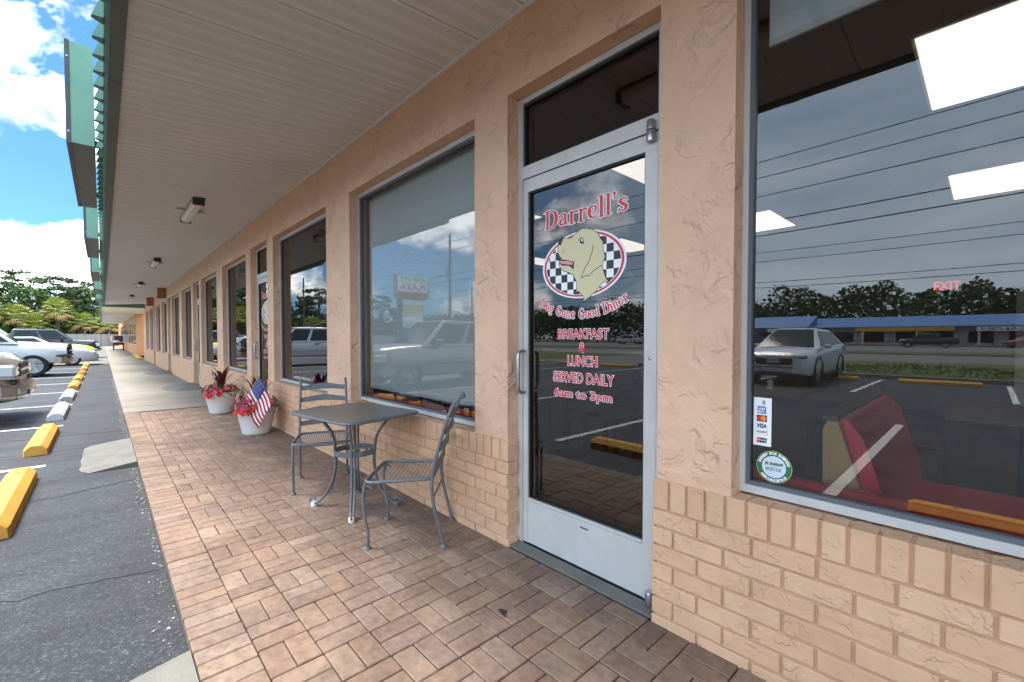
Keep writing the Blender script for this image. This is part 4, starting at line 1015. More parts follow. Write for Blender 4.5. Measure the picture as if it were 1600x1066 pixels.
def wheel_meshes(r, w, spokes=6):
    ty = MB().lathe([(r*.66,-w/2),(r*.93,-w/2),(r,-w*.36),(r,w*.36),(r*.93,w/2),(r*.66,w/2),(r*.64,w*.3),(r*.64,-w*.3),(r*.66,-w/2)], 28, axis='x', caps=False).build('tyre', M_tyre, smooth=35)
    b = MB().lathe([(r*.64,-w*.42),(r*.68,-w*.46),(r*.68,w*.46),(r*.63,w*.42),(r*.62,.02),(r*.25,.015),(r*.25,-.015),(r*.62,-.02),(r*.63,-w*.42)], 28, axis='x', caps=False)
    for k in range(spokes):
        a = 2*math.pi*k/spokes; c_, s2 = math.cos(a), math.sin(a); wd = r*.085
        vs = []
        for rr_, xx in ((r*.12, w*.36), (r*.62, w*.40)):
            for sg in (-1, 1):
                for dx in (0, -.03): vs.append((xx+dx, rr_*c_ - sg*wd*s2, rr_*s2 + sg*wd*c_))
        vs2 = [(-v[0], v[1], v[2]) for v in vs]
        for q in (vs, vs2): b.add(q, [(0,2,6,4),(1,5,7,3),(0,4,5,1),(2,3,7,6),(4,6,7,5),(0,1,3,2)])
    rm = b.build('rim', M_rim)
    hb = MB().lathe([(r*.2,-w*.38),(r*.2,w*.38)], 16, axis='x').build('wheel', M_rim)
    ms = (hb.data, ty.data, rm.data)
    for o in (hb, ty, rm): bpy.data.objects.remove(o)
    return ms
def car(name, label, cat, group, P, loc, rz=0, st=None, cabin=None, wheels=None, parts=(), side_win=(), bed=None, nring=40):
    o = empty(name, loc, rz, label, cat, group)
    T = catmull(st, nring); rings = []
    for (y, hw, zb, zs_, cr) in T:
        h = zs_ - zb
        half = [(0,zb),(.8*hw,zb),(.94*hw,zb+.07*h),(.99*hw,zb+.3*h),(hw,zb+.5*h),(.992*hw,zb+.72*h),(.965*hw,zb+.88*h),(.90*hw,zb+.975*h),(.78*hw,zs_+cr*.35),(.5*hw,zs_+cr*.8),(0,zs_+cr)]
        rings.append([(x, y, z) for x, z in half] + [(-x, y, z) for x, z in half[-2:0:-1]])
    k = len(rings[0]); b = MB(); vs = [p for r in rings for p in r]; fs = [tuple(range(k)), tuple((len(rings)-1)*k+i for i in range(k))[::-1]]
    for i in range(len(rings)-1):
        for j in range(k): fs.append((i*k+j, i*k+(j+1)%k, (i+1)*k+(j+1)%k, (i+1)*k+j))
    b.add(vs, fs); body = b.build('body', [P, M_trim], o)
    yf, yr, r, tx, w = wheels; cut = MB(); cut.mat(1)
    for y in (yf, yr):
        for s in (-1, 1): cut.lathe([(r*1.16, s*(tx+.22)), (r*1.16, s*(tx-.26))], 30, (0, y, r), 'x')
    if bed: cut.box(*bed)
    cu = cut.build('cut', [P, M_trim]); md = body.modifiers.new('b', 'BOOLEAN'); md.object = cu; md.solver = 'EXACT'; md.operation = 'DIFFERENCE'
    bpy.context.view_layer.update(); dg = bpy.context.evaluated_depsgraph_get(); me = bpy.data.meshes.new_from_object(body.evaluated_get(dg)); body.modifiers.clear(); old = body.data; body.data = me
    bpy.data.objects.remove(cu); me.polygons.foreach_set('use_smooth', [True]*len(me.polygons)); me.set_sharp_from_angle(angle=R(32))
    # cabin
    c = cabin; BF, BR, TF, TR = (c['wb'],c['yb0'],c['zb']), (c['wb'],c['yb1'],c.get('zb1',c['zb'])), (c['wt'],c['yt0'],c['zt']), (c['wt'],c['yt1'],c.get('zt1',c['zt']))
    bm = bmesh.new(); mir = lambda p: (-p[0], p[1], p[2]); q = [BF, BR, TF, TR]; V = [bm.verts.new(p) for p in q] + [bm.verts.new(mir(p)) for p in q]
    ym = (TF[1]+TR[1])/2; zc = max(TF[2],TR[2]) + c.get('crown', .03)
    for f in ((0,1,3,2),(4,6,7,5),(0,2,6,4),(1,5,7,3),(2,3,7,6),(0,4,5,1)): bm.faces.new([V[i] for i in f])
    bmesh.ops.recalc_face_normals(bm, faces=bm.faces)
    te = [e for e in bm.edges if all(v in (V[2],V[3],V[6],V[7]) for v in e.verts)] + [e for e in bm.edges if {e.verts[0],e.verts[1]} in ({V[0],V[2]},{V[1],V[3]},{V[4],V[6]},{V[5],V[7]})]
    bmesh.ops.bevel(bm, geom=te, offset=c.get('bev', .07), segments=4, affect='EDGES', profile=.6)
    me = bpy.data.meshes.new('cabin'); bm.to_mesh(me); bm.free(); me.materials.append(P)
    me.polygons.foreach_set('use_smooth', [True]*len(me.polygons)); me.set_sharp_from_angle(angle=R(30))
    co = bpy.data.objects.new('cabin', me); col.objects.link(co); co.parent = o
    lerp = lambda a, b_, t: Vector(a)*(1-t) + Vector(b_)*t
    def pane(nm, A, B, C_, D, a0, a1, b0, b1, off=.006, m=M_cglass):   # A,B bottom; C,D top (front/left .. rear/right)
        pts = [lerp(lerp(A,B,a), lerp(C_,D,a), v) for a, v in ((a0,b0),(a1,b0),(a1,b1),(a0,b1))]
        n = (pts[1]-pts[0]).cross(pts[3]-pts[0]).normalized(); cen = Vector((0, (BF[1]+BR[1])/2, c['zb']))
        if n.dot(sum(pts, Vector())/4 - cen) < 0: n = -n
        bb = MB(); f_ = [p + n*off for p in pts]; g2 = [p - n*.01 for p in pts]
        bb.add(f_ + g2, [(0,1,2,3),(4,7,6,5),(0,4,5,1),(1,5,6,2),(2,6,7,3),(3,7,4,0)]).build(nm, m, o)
    pane('windshield', BF, mir(BF), TF, mir(TF), .06, .94, .06, .93); pane('rear_window', BR, mir(BR), TR, mir(TR), .08, .92, .12, .88)
    for s in (0, 1):
        fn = mir if s else (lambda p: p)
        for (a0, a1) in side_win: pane('side_window', fn(BF), fn(BR), fn(TF), fn(TR), a0, a1, .1, .86)
    hb, ty, rm = wheel_meshes(r, w)
    for y in (yf, yr):
        for s in (-1, 1):
            wo_ = inst(hb, 'wheel', o, (s*tx, y, r)); inst(ty, 'tyre', wo_, (0,0,0)); inst(rm, 'rim', wo_, (0,0,0))
    for (nm, m, bx, mirror, ch) in parts:
        if nm == 'bumper':
            x1_, y0_, y1_, z0_, z1_ = bx[1], bx[2], bx[3], bx[4], bx[5]; secs_ = []; hh_ = z1_-z0_
            for q in range(19):
                t_ = -1 + 2*q/18; yf_ = y0_ + .26*abs(t_)**3.2; yb_ = max(y1_, yf_+.08)
                secs_.append([(x1_*t_*(1 if abs(t_) < 1 else .985), y, z) for y, z in ((yb_,z0_),(yf_+.06,z0_),(yf_+.015,z0_+.16*hh_),(yf_,z0_+.45*hh_),(yf_+.01,z0_+.8*hh_),(yf_+.05,z1_),(yb_,z1_))])
            k_ = 7; MB().add([p for s2 in secs_ for p in s2], [tuple(range(k_))[::-1], tuple(18*k_+i for i in range(k_))] + [(r_*k_+i, r_*k_+(i+1)%k_, (r_+1)*k_+(i+1)%k_, (r_+1)*k_+i) for r_ in range(18) for i in range(k_)]).build(nm, m, o, smooth=40); continue
        MB().cbox(*bx, ch).build(nm, m, o)
        if mirror: MB().cbox(-bx[1], -bx[0], *bx[2:], ch).build(nm, m, o)
    return o
P_silver = paint('pewter_paint', (158, 148, 136), .35, .32); P_white = paint('white_car_paint', (196, 198, 200)); P_white2 = paint('pearl_white_paint', (192, 194, 198))
P_yellow = paint('yellow_car_paint', (236, 214, 20)); P_black = paint('black_car_paint', (24, 24, 30), 0, .22); P_red = paint('red_car_paint', (150, 26, 30)); P_blue = paint('dark_blue_paint', (30, 40, 70))
Z = GZ + .002
# 1 pewter SUV nosing to the walkway at the left edge
car('parked_suv', 'pewter SUV at the left picture edge, nose over the white wheel stops', 'SUV', 'cars parked in the near row', P_silver, (11.25, 2.84, Z),
    st=[(0,.82,.36,.9,.06),(.06,.9,.34,1.0,.06),(.2,.96,.33,1.05,.06),(.5,.998,.32,1.1,.06),(1.5,1.0,.32,1.16,.06),(1.9,1.0,.32,1.17,.03),(4.9,1.0,.32,1.17,.02),(5.4,.97,.36,1.12,.02),(5.5,.9,.42,1.02,.01)],
    cabin=dict(yb0=1.35,yt0=2.2,yt1=5.15,yb1=5.46,zb=1.12,zt=1.86,wb=.965,wt=.74,bev=.09), wheels=(.98,4.25,.39,.86,.27), side_win=((.04,.3),(.33,.6),(.64,.95)),
    parts=[('headlight', M_lamp, (.58,.992,-.012,.34,.73,.93), True, .035), ('indicator', M_amber, (.94,1.0,.345,.44,.74,.92), True, .02), ('lamp_surround', P_silver, (.54,.985,-.006,.33,.70,.735), True, .012), ('lower_lamp', M_trim, (.6,.95,-.02,.06,.62,.70), True, .02), ('fog_lamp', M_lamp, (.62,.78,-.035,.02,.45,.55), True, .02),
           ('grille', M_trim, (-.56,.56,-.02,.06,.72,.95), False, .02), ('grille_bar', P_silver, (-.57,.57,-.035,-.01,.81,.86), False, .01), ('bumper', P_silver, (-1.0,1.0,-.12,.5,.36,.64), False, .09),
           ('air_dam', M_trim, (-.5,.5,-.105,.0,.42,.52), False, .02), ('mirror', P_silver, (.97,1.2,1.75,1.9,1.15,1.33), True, .04), ('door_handle', M_trim, (.985,1.02,3.0,3.2,1.02,1.06), True, .008), ('door_handle', M_trim, (.985,1.02,4.05,4.25,1.02,1.06), True, .008),
           ('side_moulding', M_trim, (.98,1.012,1.5,3.7,.62,.68), True, .008), ('tail_lamp', M_tail, (.88,.99,5.32,5.47,.8,1.12), True, .02), ('roof_rail', M_trim, (.66,.69,2.5,5.0,1.875,1.91), True, .008), ('rear_bumper', M_trim, (-.95,.95,5.35,5.6,.4,.6), False, .05)])
# 2 white pickup
car('parked_pickup', 'white pickup truck with big round-shouldered hood and beige bumper', 'pickup truck', 'cars parked in the near row', P_white, (23.3, 2.78, Z),
    st=[(0,.86,.5,1.0,.1),(.1,.95,.46,1.03,.12),(.6,1.0,.42,1.05,.14),(1.3,1.0,.42,1.12,.12),(1.7,1.0,.42,1.16,.03),(3.7,1.0,.42,1.18,.02),(3.9,1.0,.42,1.30,.0),(5.7,.99,.45,1.30,.0),(5.75,.97,.48,1.28,0)],
    cabin=dict(yb0=1.15,yt0=1.95,yt1=3.6,yb1=3.86,zb=1.14,zt=1.87,wb=.95,wt=.74,bev=.08), wheels=(.82,4.45,.39,.87,.27), side_win=((.05,.44),(.5,.93)), bed=(-.8,.8,4.0,5.65,.85,1.6),
    parts=[('headlight', M_lamp, (.60,.97,-.02,.28,.76,.93), True, .02), ('grille', M_trim, (-.58,.58,-.1,.1,.72,1.08), False, .06), ('grille_bar', P_white, (-.6,.6,-.115,-.06,.87,.92), False, .015), ('grille_bar', P_white, (-.04,.04,-.12,-.06,.73,1.07), False, .015),
           ('bumper', mat('sandy_bumper', (176, 164, 150), .35, metal=.5), (-1.0,1.0,-.14,.3,.44,.68), False, .07), ('bumper_top', M_trim, (-.98,.98,-.12,.28,.682,.75), False, .02), ('hood_guard', M_trim, (-.55,.55,-.09,-.02,1.05,1.14), False, .02),
           ('mirror', M_trim, (1.0,1.24,1.6,1.72,1.2,1.4), True, .03), ('door_handle', M_trim, (.99,1.02,2.75,2.95,1.02,1.07), True, .01), ('tail_lamp', M_tail, (.9,.995,5.62,5.77,.9,1.2), True, .02), ('side_moulding', M_chrome, (.985,1.01,1.5,5.4,.72,.745), True, .006)])
# 3 white coupe
car('parked_coupe', 'white coupe with swept headlights parked beyond the white pickup', 'car', 'cars parked in the near row', P_white2, (31.0, 2.02, Z),
    st=[(0,.72,.26,.58,.05),(.15,.84,.2,.68,.06),(.7,.92,.18,.82,.07),(1.5,.93,.18,.92,.07),(2.2,.93,.18,.95,.03),(3.7,.93,.2,.97,.03),(4.4,.9,.24,.97,.03),(4.75,.8,.34,.86,.02)],
    cabin=dict(yb0=1.25,yt0=2.15,yt1=3.2,yb1=4.3,zb=.9,zt=1.40,wb=.86,wt=.6,bev=.1), wheels=(.9,3.6,.33,.79,.22), side_win=((.1,.52),(.56,.84)),
    parts=[('headlight', M_lamp, (.5,.83,.06,.5,.56,.68), True, .03), ('indicator', M_tail, (.78,.86,.42,.56,.58,.68), True, .015), ('grille', M_trim, (-.4,.4,-.03,.1,.36,.52), False, .03), ('fog_lamp', M_trim, (.52,.72,.0,.1,.3,.42), True, .02), ('bumper', P_white2, (-.78,.78,-.05,.25,.22,.34), False, .04),
           ('mirror', P_white2, (.88,1.08,1.75,1.88,.92,1.05), True, .03), ('door_handle', P_white2, (.92,.95,2.9,3.1,.78,.82), True, .01), ('tail_lamp', M_tail, (.5,.85,4.6,4.76,.72,.86), True, .02)])
# 4 yellow sports car
car('parked_sports_car', 'bright yellow low sports car parked before the black pickup', 'car', 'cars parked in the near row', P_yellow, (36.4, 2.15, Z),
    st=[(0,.78,.26,.68,.03),(.12,.88,.2,.76,.06),(.7,.94,.18,.88,.08),(1.6,.95,.18,.96,.08),(2.2,.95,.18,.98,.03),(3.7,.96,.2,1.0,.03),(4.5,.9,.26,1.0,.03),(4.75,.84,.36,.9,.02)],
    cabin=dict(yb0=1.45,yt0=2.25,yt1=3.1,yb1=4.1,zb=.94,zt=1.36,wb=.86,wt=.6,bev=.08), wheels=(.95,3.68,.34,.8,.24), side_win=((.1,.55),(.6,.85)),
    parts=[('headlight', M_lamp, (.52,.82,.0,.24,.6,.72), True, .03), ('grille', M_trim, (-.5,.5,-.03,.1,.5,.68), False, .03), ('bumper', P_yellow, (-.84,.84,-.06,.25,.24,.42), False, .05), ('mirror', P_yellow, (.9,1.1,1.9,2.02,.96,1.08), True, .03), ('hood_scoop', M_trim, (-.2,.2,.9,1.3,.965,1.0), False, .01), ('tail_lamp', M_tail, (.5,.85,4.6,4.76,.76,.88), True, .02)])
# 5 black pickup
blk = car('parked_pickup', 'black pickup truck at the end of the row before the fence', 'pickup truck', 'cars parked in the near row', P_black, (41.6, 1.98, Z),
    st=[(0,.9,.5,1.0,.06),(.1,.97,.46,1.06,.07),(.6,1.0,.42,1.12,.08),(1.3,1.0,.42,1.17,.06),(1.7,1.0,.42,1.2,.02),(3.9,1.0,.42,1.22,.02),(4.1,1.0,.42,1.32,0),(5.8,.99,.45,1.32,0),(5.85,.97,.48,1.3,0)],
    cabin=dict(yb0=1.25,yt0=2.05,yt1=3.9,yb1=4.12,zb=1.16,zt=1.9,wb=.95,wt=.75,bev=.08), wheels=(.9,4.6,.4,.87,.27), side_win=((.05,.46),(.5,.93)), bed=(-.8,.8,4.25,5.75,.9,1.6),
    parts=[('headlight', M_lamp, (.62,.97,-.03,.2,.78,1.0), True, .02), ('grille', M_trim, (-.6,.6,-.05,.1,.7,1.02), False, .04), ('bumper', M_chrome, (-1.0,1.0,-.13,.3,.46,.66), False, .06), ('mirror', P_black, (1.0,1.24,1.7,1.82,1.22,1.42), True, .03), ('tail_lamp', M_tail, (.9,.995,5.72,5.87,.92,1.22), True, .02)])
# 6 white crossover of the second row (mirrored in the big window)
cro = car('parked_crossover', 'white compact crossover in the second row, mirrored in the big right window', 'SUV', 'cars parked in the second row', paint('bright_white_paint', (226, 229, 232)), (4.2, 12.1, Z),
    st=[(0,.70,.34,.80,.03),(.1,.82,.27,.88,.05),(.5,.91,.24,.97,.07),(1.3,.92,.23,1.05,.06),(1.8,.92,.23,1.08,.03),(3.8,.92,.25,1.12,.02),(4.4,.88,.32,1.1,.02),(4.55,.8,.42,1.0,.01)],
    cabin=dict(yb0=.98,yt0=2.05,yt1=3.75,yb1=4.5,zb=1.03,zt=1.66,zb1=1.1,zt1=1.62,wb=.87,wt=.57,bev=.13), wheels=(.88,3.58,.36,.79,.23), side_win=((.06,.38),(.42,.68),(.72,.9)),
    parts=[('headlight', M_trim, (.46,.80,.0,.3,.78,.86), True, .02), ('headlight_lens', M_lamp, (.54,.78,-.006,.2,.795,.845), True, .01), ('grille', M_trim, (-.52,.52,-.05,.1,.54,.85), False, .09), ('grille_wing', M_chrome, (-.5,.5,-.06,.05,.53,.555), False, .008), ('number_plate', mat('plate', (170, 170, 172), .5), (-.16,.16,-.066,-.05,.63,.75), False, .005),
           ('bumper', P_white, (-.8,.8,-.06,.2,.36,.5), False, .05), ('air_dam', M_trim, (-.6,.6,-.075,.05,.27,.355), False, .02), ('mirror', P_white, (.88,1.06,1.5,1.64,1.04,1.17), True, .04), ('door_handle', P_white, (.915,.945,2.45,2.63,.92,.96), True, .01), ('sill_cladding', M_trim, (.88,.935,1.3,3.15,.24,.34), True, .015), ('tail_lamp', M_tail, (.6,.87,4.42,4.52,.95,1.05), True, .02)])
for y in (.88, 3.58):                                          # black cladding round the crossover's wheel arches
    for s in (-1, 1): MB().tube([(s*.915, y + .435*math.cos(t), .36 + .435*math.sin(t)) for t in [R(-12 + 204*k/18) for k in range(19)]], .028, 6).build('arch_cladding', M_trim, cro)
def far_copy(src, loc, rz, label, P=None, group='cars across the road'):
    c = copy_tree(src); c.location = loc; c.rotation_euler = (0,0,rz); tag(c, label, src['category'], group)
    if P is not None:
        for ch in c.children:
            if ch.name.split('.')[0] in ('body', 'cabin', 'mirror'):
                for sl in ch.material_slots[:1]: sl.link = 'OBJECT'; sl.material = P
    return c
far_copy(blk, (8.4, 80, Z), R(90), 'dark pickup truck seen side-on before the blue-roofed shops')
far_copy(cro, (-1.5, 84, Z), R(70), 'red car parked before the hair salon sign', P_red)
far_copy(cro, (-12, 82, Z), R(100), 'white car farthest right before the blue-roofed shops')
far_copy(cro, (38, 74, Z), R(80), 'white car before the far grass, mirrored low in the door glass')
far_copy(blk, (30, 78, Z), R(60), 'dark blue pickup mirrored in the door glass', P_blue)
far_copy(cro, (22, 82, Z), R(-20), 'white car mirrored right of the lettering in the door glass')
far_copy(blk, (52, 76, Z), R(88), 'white pickup mirrored left of the lettering in the door glass', P_white)
# ================================================================== the far end: shops, fence, trees
far = empty('far_shop_building', (41.6, 0, 0), 0, 'far peach shop building beyond the passage with white framed windows', 'building')
MB().box(0, 48, -9, 0, 0, 3.35).build('wall', mat('orange_stucco', (224, 160, 112), .8, var=.08, vscale=1.5), far)
MB().box(.5, 30, 0.02, 1.85, 3.0, 3.04).build('soffit', M_soff, far)
MB().box(-8.3, 30, 1.86, 1.95, 2.94, 3.3).build('fascia', M_green, far)
MB().box(-8.45, .49, -.5, 1.85, 3.0, 3.04).build('passage_soffit', M_soff, far)
MB().prism([(1.96, 3.3), (1.5, 4.4), (-9, 4.4), (-9, 3.36), (1.4, 3.3)], 'x', .2, 30).build('roof', M_green, far)
for x in [1.2 + 3.1*k for k in range(12)]:
    w = MB().box(x, x+1.9, .002, .03, .75, 2.7).build('window', M_alu, far); MB().box(x+.08, x+1.82, .031, .036, .83, 2.62).build('pane', M_cglass, w)
tag(MB().cbox(34.5, 41.4, .05, .3, 0, .1, .02).build('yellow_kerb', M_ypaint), 'yellow painted kerb across the passage between the shops', 'kerb')
# brown cart with odds and ends and a flag beside it, far down the walkway
ct = empty('wooden_cart', (61, .62, 0), 0, 'dark brown wooden cart heaped with goods far down the walkway', 'cart')
MB().cbox(-.6, .6, -.45, .45, .55, .8, .03).build('box', M_dwood, ct); MB().cbox(-.5, .5, -.35, .35, .82, 1.5, .08).build('back_rest', M_dwood, ct)
for sx in (-1, 1):
    for sy in (-1, 1): MB().box(sx*.5-.05, sx*.5+.05, sy*.38-.05, sy*.38+.05, 0, .549).build('leg', M_dwood, ct)
gd = empty('white_bundle', (60.4, .75, .81), 0, 'white cloth bundle lying on the brown cart', 'bundle'); MB().lathe([(.05,0),(.28,.03),(.3,.12),(.18,.2),(.03,.22)], 14).build('cloth', M_blind, gd, smooth=60)
make_flag((59.5, 1.35, 2.15), 'larger stars and stripes flag hanging at the far end of the walkway', zz*(-.35), rt*(.18)+zz*(-.42), [(0,0,.05),(0,-.8,.3)], 2.0)
# fence
M_fence = mat('weathered_fence', (150, 148, 142), .9, rnd='island', rcols=[(132,130,124),(162,160,152),(146,142,136)])
fe = empty('wooden_fence', (92, 0, 0), 0, 'grey weathered board fence closing the far end of the lot', 'fence')
b = MB(); y = -20.; rr = random.Random(8)
while y < 70: b.box(-.012, .012, y, y+.135, -.1, 1.83+rr.uniform(-.02,.02)); y += .142
tag(b.build('fence_boards', M_fence, fe), kind='stuff')
for k in range(38): MB().box(.02, .12, -20+2.4*k, -19.9+2.4*k, -.1, 1.9).build('post', M_fence, fe)
# trees
def leaf_mat(name, cols): return mat(name, cols[0], .7, rnd='island', rcols=cols)
M_lv1 = leaf_mat('dark_foliage', [(46,66,34),(62,86,42),(80,102,52),(54,76,40)]); M_lv2 = leaf_mat('mid_foliage', [(64,92,44),(86,112,54),(104,126,62),(72,98,48)])
M_pl = leaf_mat('palm_frond', [(128,142,48),(150,156,60),(106,128,48),(170,160,70)]); M_pd = leaf_mat('dry_frond', [(186,150,84),(166,126,70),(200,170,104)])
def tree_proto(seed, h, rad, m, nclump, flat):
    rr = random.Random(seed); t = MB(); top = Vector((rr.uniform(-.4,.4), rr.uniform(-.4,.4), h*.72))
    t.tube(smooth_path([(0,0,0),(.1,.1,h*.25),(.15,-.1,h*.5),top], 4), [.24-.17*i/12 for i in range(13)], 8); cl_ = []
    for i in range(nclump):
        a = rr.uniform(0, 6.28); q = math.sqrt(rr.random()); z = rr.uniform(.34, 1.0)
        wid = rad*(math.sin(min(1,(z-.22)/.62)*math.pi*.78)**.7 if z < .95 else .45)
        cl_.append(Vector((q*wid*math.cos(a), q*wid*math.sin(a), h*z)))
    for c_ in cl_[::2]:
        s_ = Vector((.1, 0, max(h*.22, c_.z*.62))); t.tube([s_, s_.lerp(c_, .55)+Vector((0,0,.25)), c_], [.09,.05,.02], 5)
    tr = t.build('trunk', M_trunk, smooth=60); b = MB()
    for c_ in cl_:
        r = rr.uniform(.55, 1.15)*rad*.28
        for i in range(64):
            d = Vector((rr.gauss(0,1), rr.gauss(0,1), rr.gauss(0,1)*flat)); d = d.normalized()*r*rr.random()**.4 if d.length else d; d.z *= flat
            p = c_ + d; s_ = rr.uniform(.14,.3); u = Vector((rr.gauss(0,1),rr.gauss(0,1),rr.gauss(0,.6))).normalized(); v = u.cross(Vector((rr.gauss(0,1),rr.gauss(0,1),rr.gauss(0,1)))).normalized()
            b.add([p-u*s_, p+v*s_*.6, p+u*s_, p-v*s_*.6], [(0,1,2,3)])
    cr = b.build('crown', m, fix=False); r = (tr.data, cr.data)
    for o in (tr, cr): bpy.data.objects.remove(o)
    return r
TP = [tree_proto(1, 10.5, 3.6, M_lv1, 46, .55), tree_proto(2, 9.0, 3.2, M_lv2, 42, .8), tree_proto(3, 11.5, 4.2, M_lv1, 44, .45), tree_proto(4, 6.5, 2.8, M_lv2, 40, .9)]
def put_tree(k, x, y, s, rz, lb, group): 
    o = empty('broadleaf_tree', (x, y, -.14), rz, lb, 'tree', group); o.scale = (s,s,s); inst(TP[k][0], 'trunk', o, (0,0,0)); inst(TP[k][1], 'crown', o, (0,0,0)); return o
rr = random.Random(21)
row = [(0,104,14.5,1.0),(2,108,11.5,1.05),(1,101,10,1.0),(2,106,7.6,1.0),(0,102,5.4,.92),(1,104,3.2,1.08),(2,112,1.0,1.05),(1,103,17,1.0),(0,106,20,1.1),(2,102,23.5,1.0),(1,107,27,1.1),(0,103,31,1.0),(2,106,35,1.1),(1,102,39,1.0),(0,105,44,1.1),(2,103,49,1.0),(3,97,13.4,.8),(3,98,8.4,.75),(3,97,5.6,.7),(3,97,1.6,.8),(3,98,16.5,.9),(3,97,20,.8),(1,110,-3,1.1),(3,98,25,.9)]
ords = ['first','second','third','fourth','fifth','sixth','seventh','eighth','ninth','tenth','eleventh','twelfth','thirteenth','fourteenth','fifteenth','sixteenth','seventeenth','eighteenth','nineteenth','twentieth','twenty-first','twenty-second','twenty-third','twenty-fourth']
srt = sorted(range(len(row)), key=lambda i: row[i][2])
for n, i in enumerate(srt):
    k, x, y, s = row[i]
    put_tree(k, x, y, s, rr.uniform(0,6), ('%s tree beyond the fence counted from the shops, %s' % (ords[n], ['tall with spreading dark branches','bushy and mid green','wide and layered','low and bushy'][k])), 'trees beyond the fence')
def palm_proto(seed, h):
    rr = random.Random(seed); tr = MB().tube([(0,0,0),(.05,.02,h*.5),(0,.05,h)], [.2,.17,.2], 9).build('trunk', M_trunk, smooth=60); g = MB(); d = MB()
    for i in range(38):
        a = 2.4*i; up = 1.3 - 2.0*(i/38); ln = rr.uniform(.8,1.15); b = d if i > 29 else g
        dirv = Vector((math.cos(a)*math.cos(up), math.sin(a)*math.cos(up), math.sin(up))); base = Vector((0,.05,h)); tip = base + dirv*ln
        side = dirv.cross(Vector((0,0,1))).normalized(); nn = side.cross(dirv)
        b.tube([base, tip], .015, 4, False)
        for k in range(-5, 6):
            t = k*.26; dd = dirv*math.cos(t) + side*math.sin(t); L_ = rr.uniform(.75,1.0)*(1-.03*abs(k)); p1 = tip + dd*L_*.55; p2 = tip + dd*L_ - Vector((0,0,.28*L_)); w = nn.cross(dd)*.05
            b.add([tip, p1-w, p2, p1+w], [(0,1,2,3)])
    go, do = g.build('crown', M_pl, fix=False), d.build('dry_fronds', M_pd, fix=False); r = (tr.data, go.data, do.data)
    for o in (tr, go, do): bpy.data.objects.remove(o)
    return r
PP = [palm_proto(1, 3.4), palm_proto(2, 4.2), palm_proto(3, 2.6)]
pl = [(1,95,13.6,.95),(0,96,10.9,1.0),(2,94.5,9.0,.95),(1,95,6.7,1.0),(0,95,4.0,.85),(2,94,1.0,1.0),(1,96,16.8,1.0),(0,95,20,1.1),(1,96,24,1.),(2,95,30,1.1)]
for n, (k, x, y, s) in enumerate(sorted(pl, key=lambda t: t[2])):
    o = empty('palm_tree', (x, y, -.14), n*1.3, '%s cabbage palm over the fence counted from the shops' % ords[n], 'palm', 'palms behind the fence'); o.scale = (s*1.3,)*3
    for nm, me in zip(('trunk','crown','dry_fronds'), PP[k]): inst(me, nm, o, (0,0,0))
# ================================================================== across the lot and the road (mirrored in the glass)
def leaf_mass(name, x0, x1, y0, y1, h0, h1, n, size, m, seed, lb, base=0.):
    rr = random.Random(seed); b = MB()
    for i in range(n):
        x = rr.uniform(x0,x1); y = rr.uniform(y0,y1); hh = h0 + (h1-h0)*(.5+.28*math.sin(x*.13+y*.2)+.22*math.sin(x*.41+1)+.12*math.sin(x*.97)); z = base + hh*rr.random()**.6
        p = Vector((x,y,z)); s_ = size*rr.uniform(.5,1.2); u = Vector((rr.gauss(0,1),rr.gauss(0,1),rr.gauss(0,.6))).normalized(); v = u.cross(Vector((rr.gauss(0,1),rr.gauss(0,1),rr.gauss(0,1)))).normalized()
        b.add([p-u*s_, p+v*s_*.7, p+u*s_, p-v*s_*.7], [(0,1,2,3)])
    return tag(b.build(name, m, fix=False), lb, 'woodland', kind='stuff')
leaf_mass('woodland', -120, 190, 112, 130, 8, 13.5, 70000, .5, M_lv1, 5, 'dark woodland rising behind the blue-roofed shops')
leaf_mass('shrub_thicket', 98.5, 103, -6, 55, 3.2, 5.6, 9000, .38, M_lv1, 9, 'dark shrub thicket behind the board fence')
leaf_mass('woodland', 190, 420, 60, 130, 6, 12, 9000, 1.2, M_lv1, 6, 'distant woodland down the road')
leaf_mass('hedge', -40, 9, 18.6, 20.4, .2, .5, 14000, .05, M_lv2, 7, 'low green hedge along the verge', GZ)
opp = empty('blue_roofed_shops', (0, 95, 0), 0, 'long white shop row with a blue metal roof across the road', 'building')
M_wall2 = mat('white_shop_wall', (214, 214, 210), .8, var=.08, vscale=.5); M_blue = mat('blue_metal_roof', (84, 130, 190), .5, var=.15, vscale=.6); M_ysign = mat('yellow_sign', (220, 168, 40), .6)
MB().box(-75, 46, 0, 14, 0, 3.1).build('wall', M_wall2, opp)
ro = MB().prism([(-2.4, 3.0), (-2.4, 3.12), (6, 5.0), (15, 3.1), (15, 3.0)], 'x', -76, 47).build('roof', M_blue, opp)
for k in range(0, 122): MB().add([(-76+k,-2.4,3.125),(-75.93+k,-2.4,3.125),(-75.93+k,6,5.005),(-76+k,6,5.005),(-75.965+k,-2.4,3.17),(-75.965+k,6,5.05)], [(0,4,5,3),(1,2,5,4)]).build('roof_seam', M_blue, ro, fix=False)
MB().prism([(-4.6, 3.02), (-4.6, 3.14), (2, 5.4), (2, 3.0)], 'x', 22, 34).build('porch_roof', M_blue, opp)
for k in range(28):
    x = -72 + 4.2*k; w = MB().box(x, x+2.7, -.05, -.002, .5, 2.3).build('window', M_dgrey, opp); MB().box(x+.08, x+2.62, -.06, -.051, .58, 2.22).build('pane', M_cglass, w)
for k in range(18): MB().box(-74+6.8*k, -73.75+6.8*k, -2.3, -2.05, 0, 2.999).build('post', M_wall2, opp)
MB().box(3.5, 15.5, -2.44, -2.405, 2.36, 2.98).build('yellow_sign_board', M_ysign, opp)
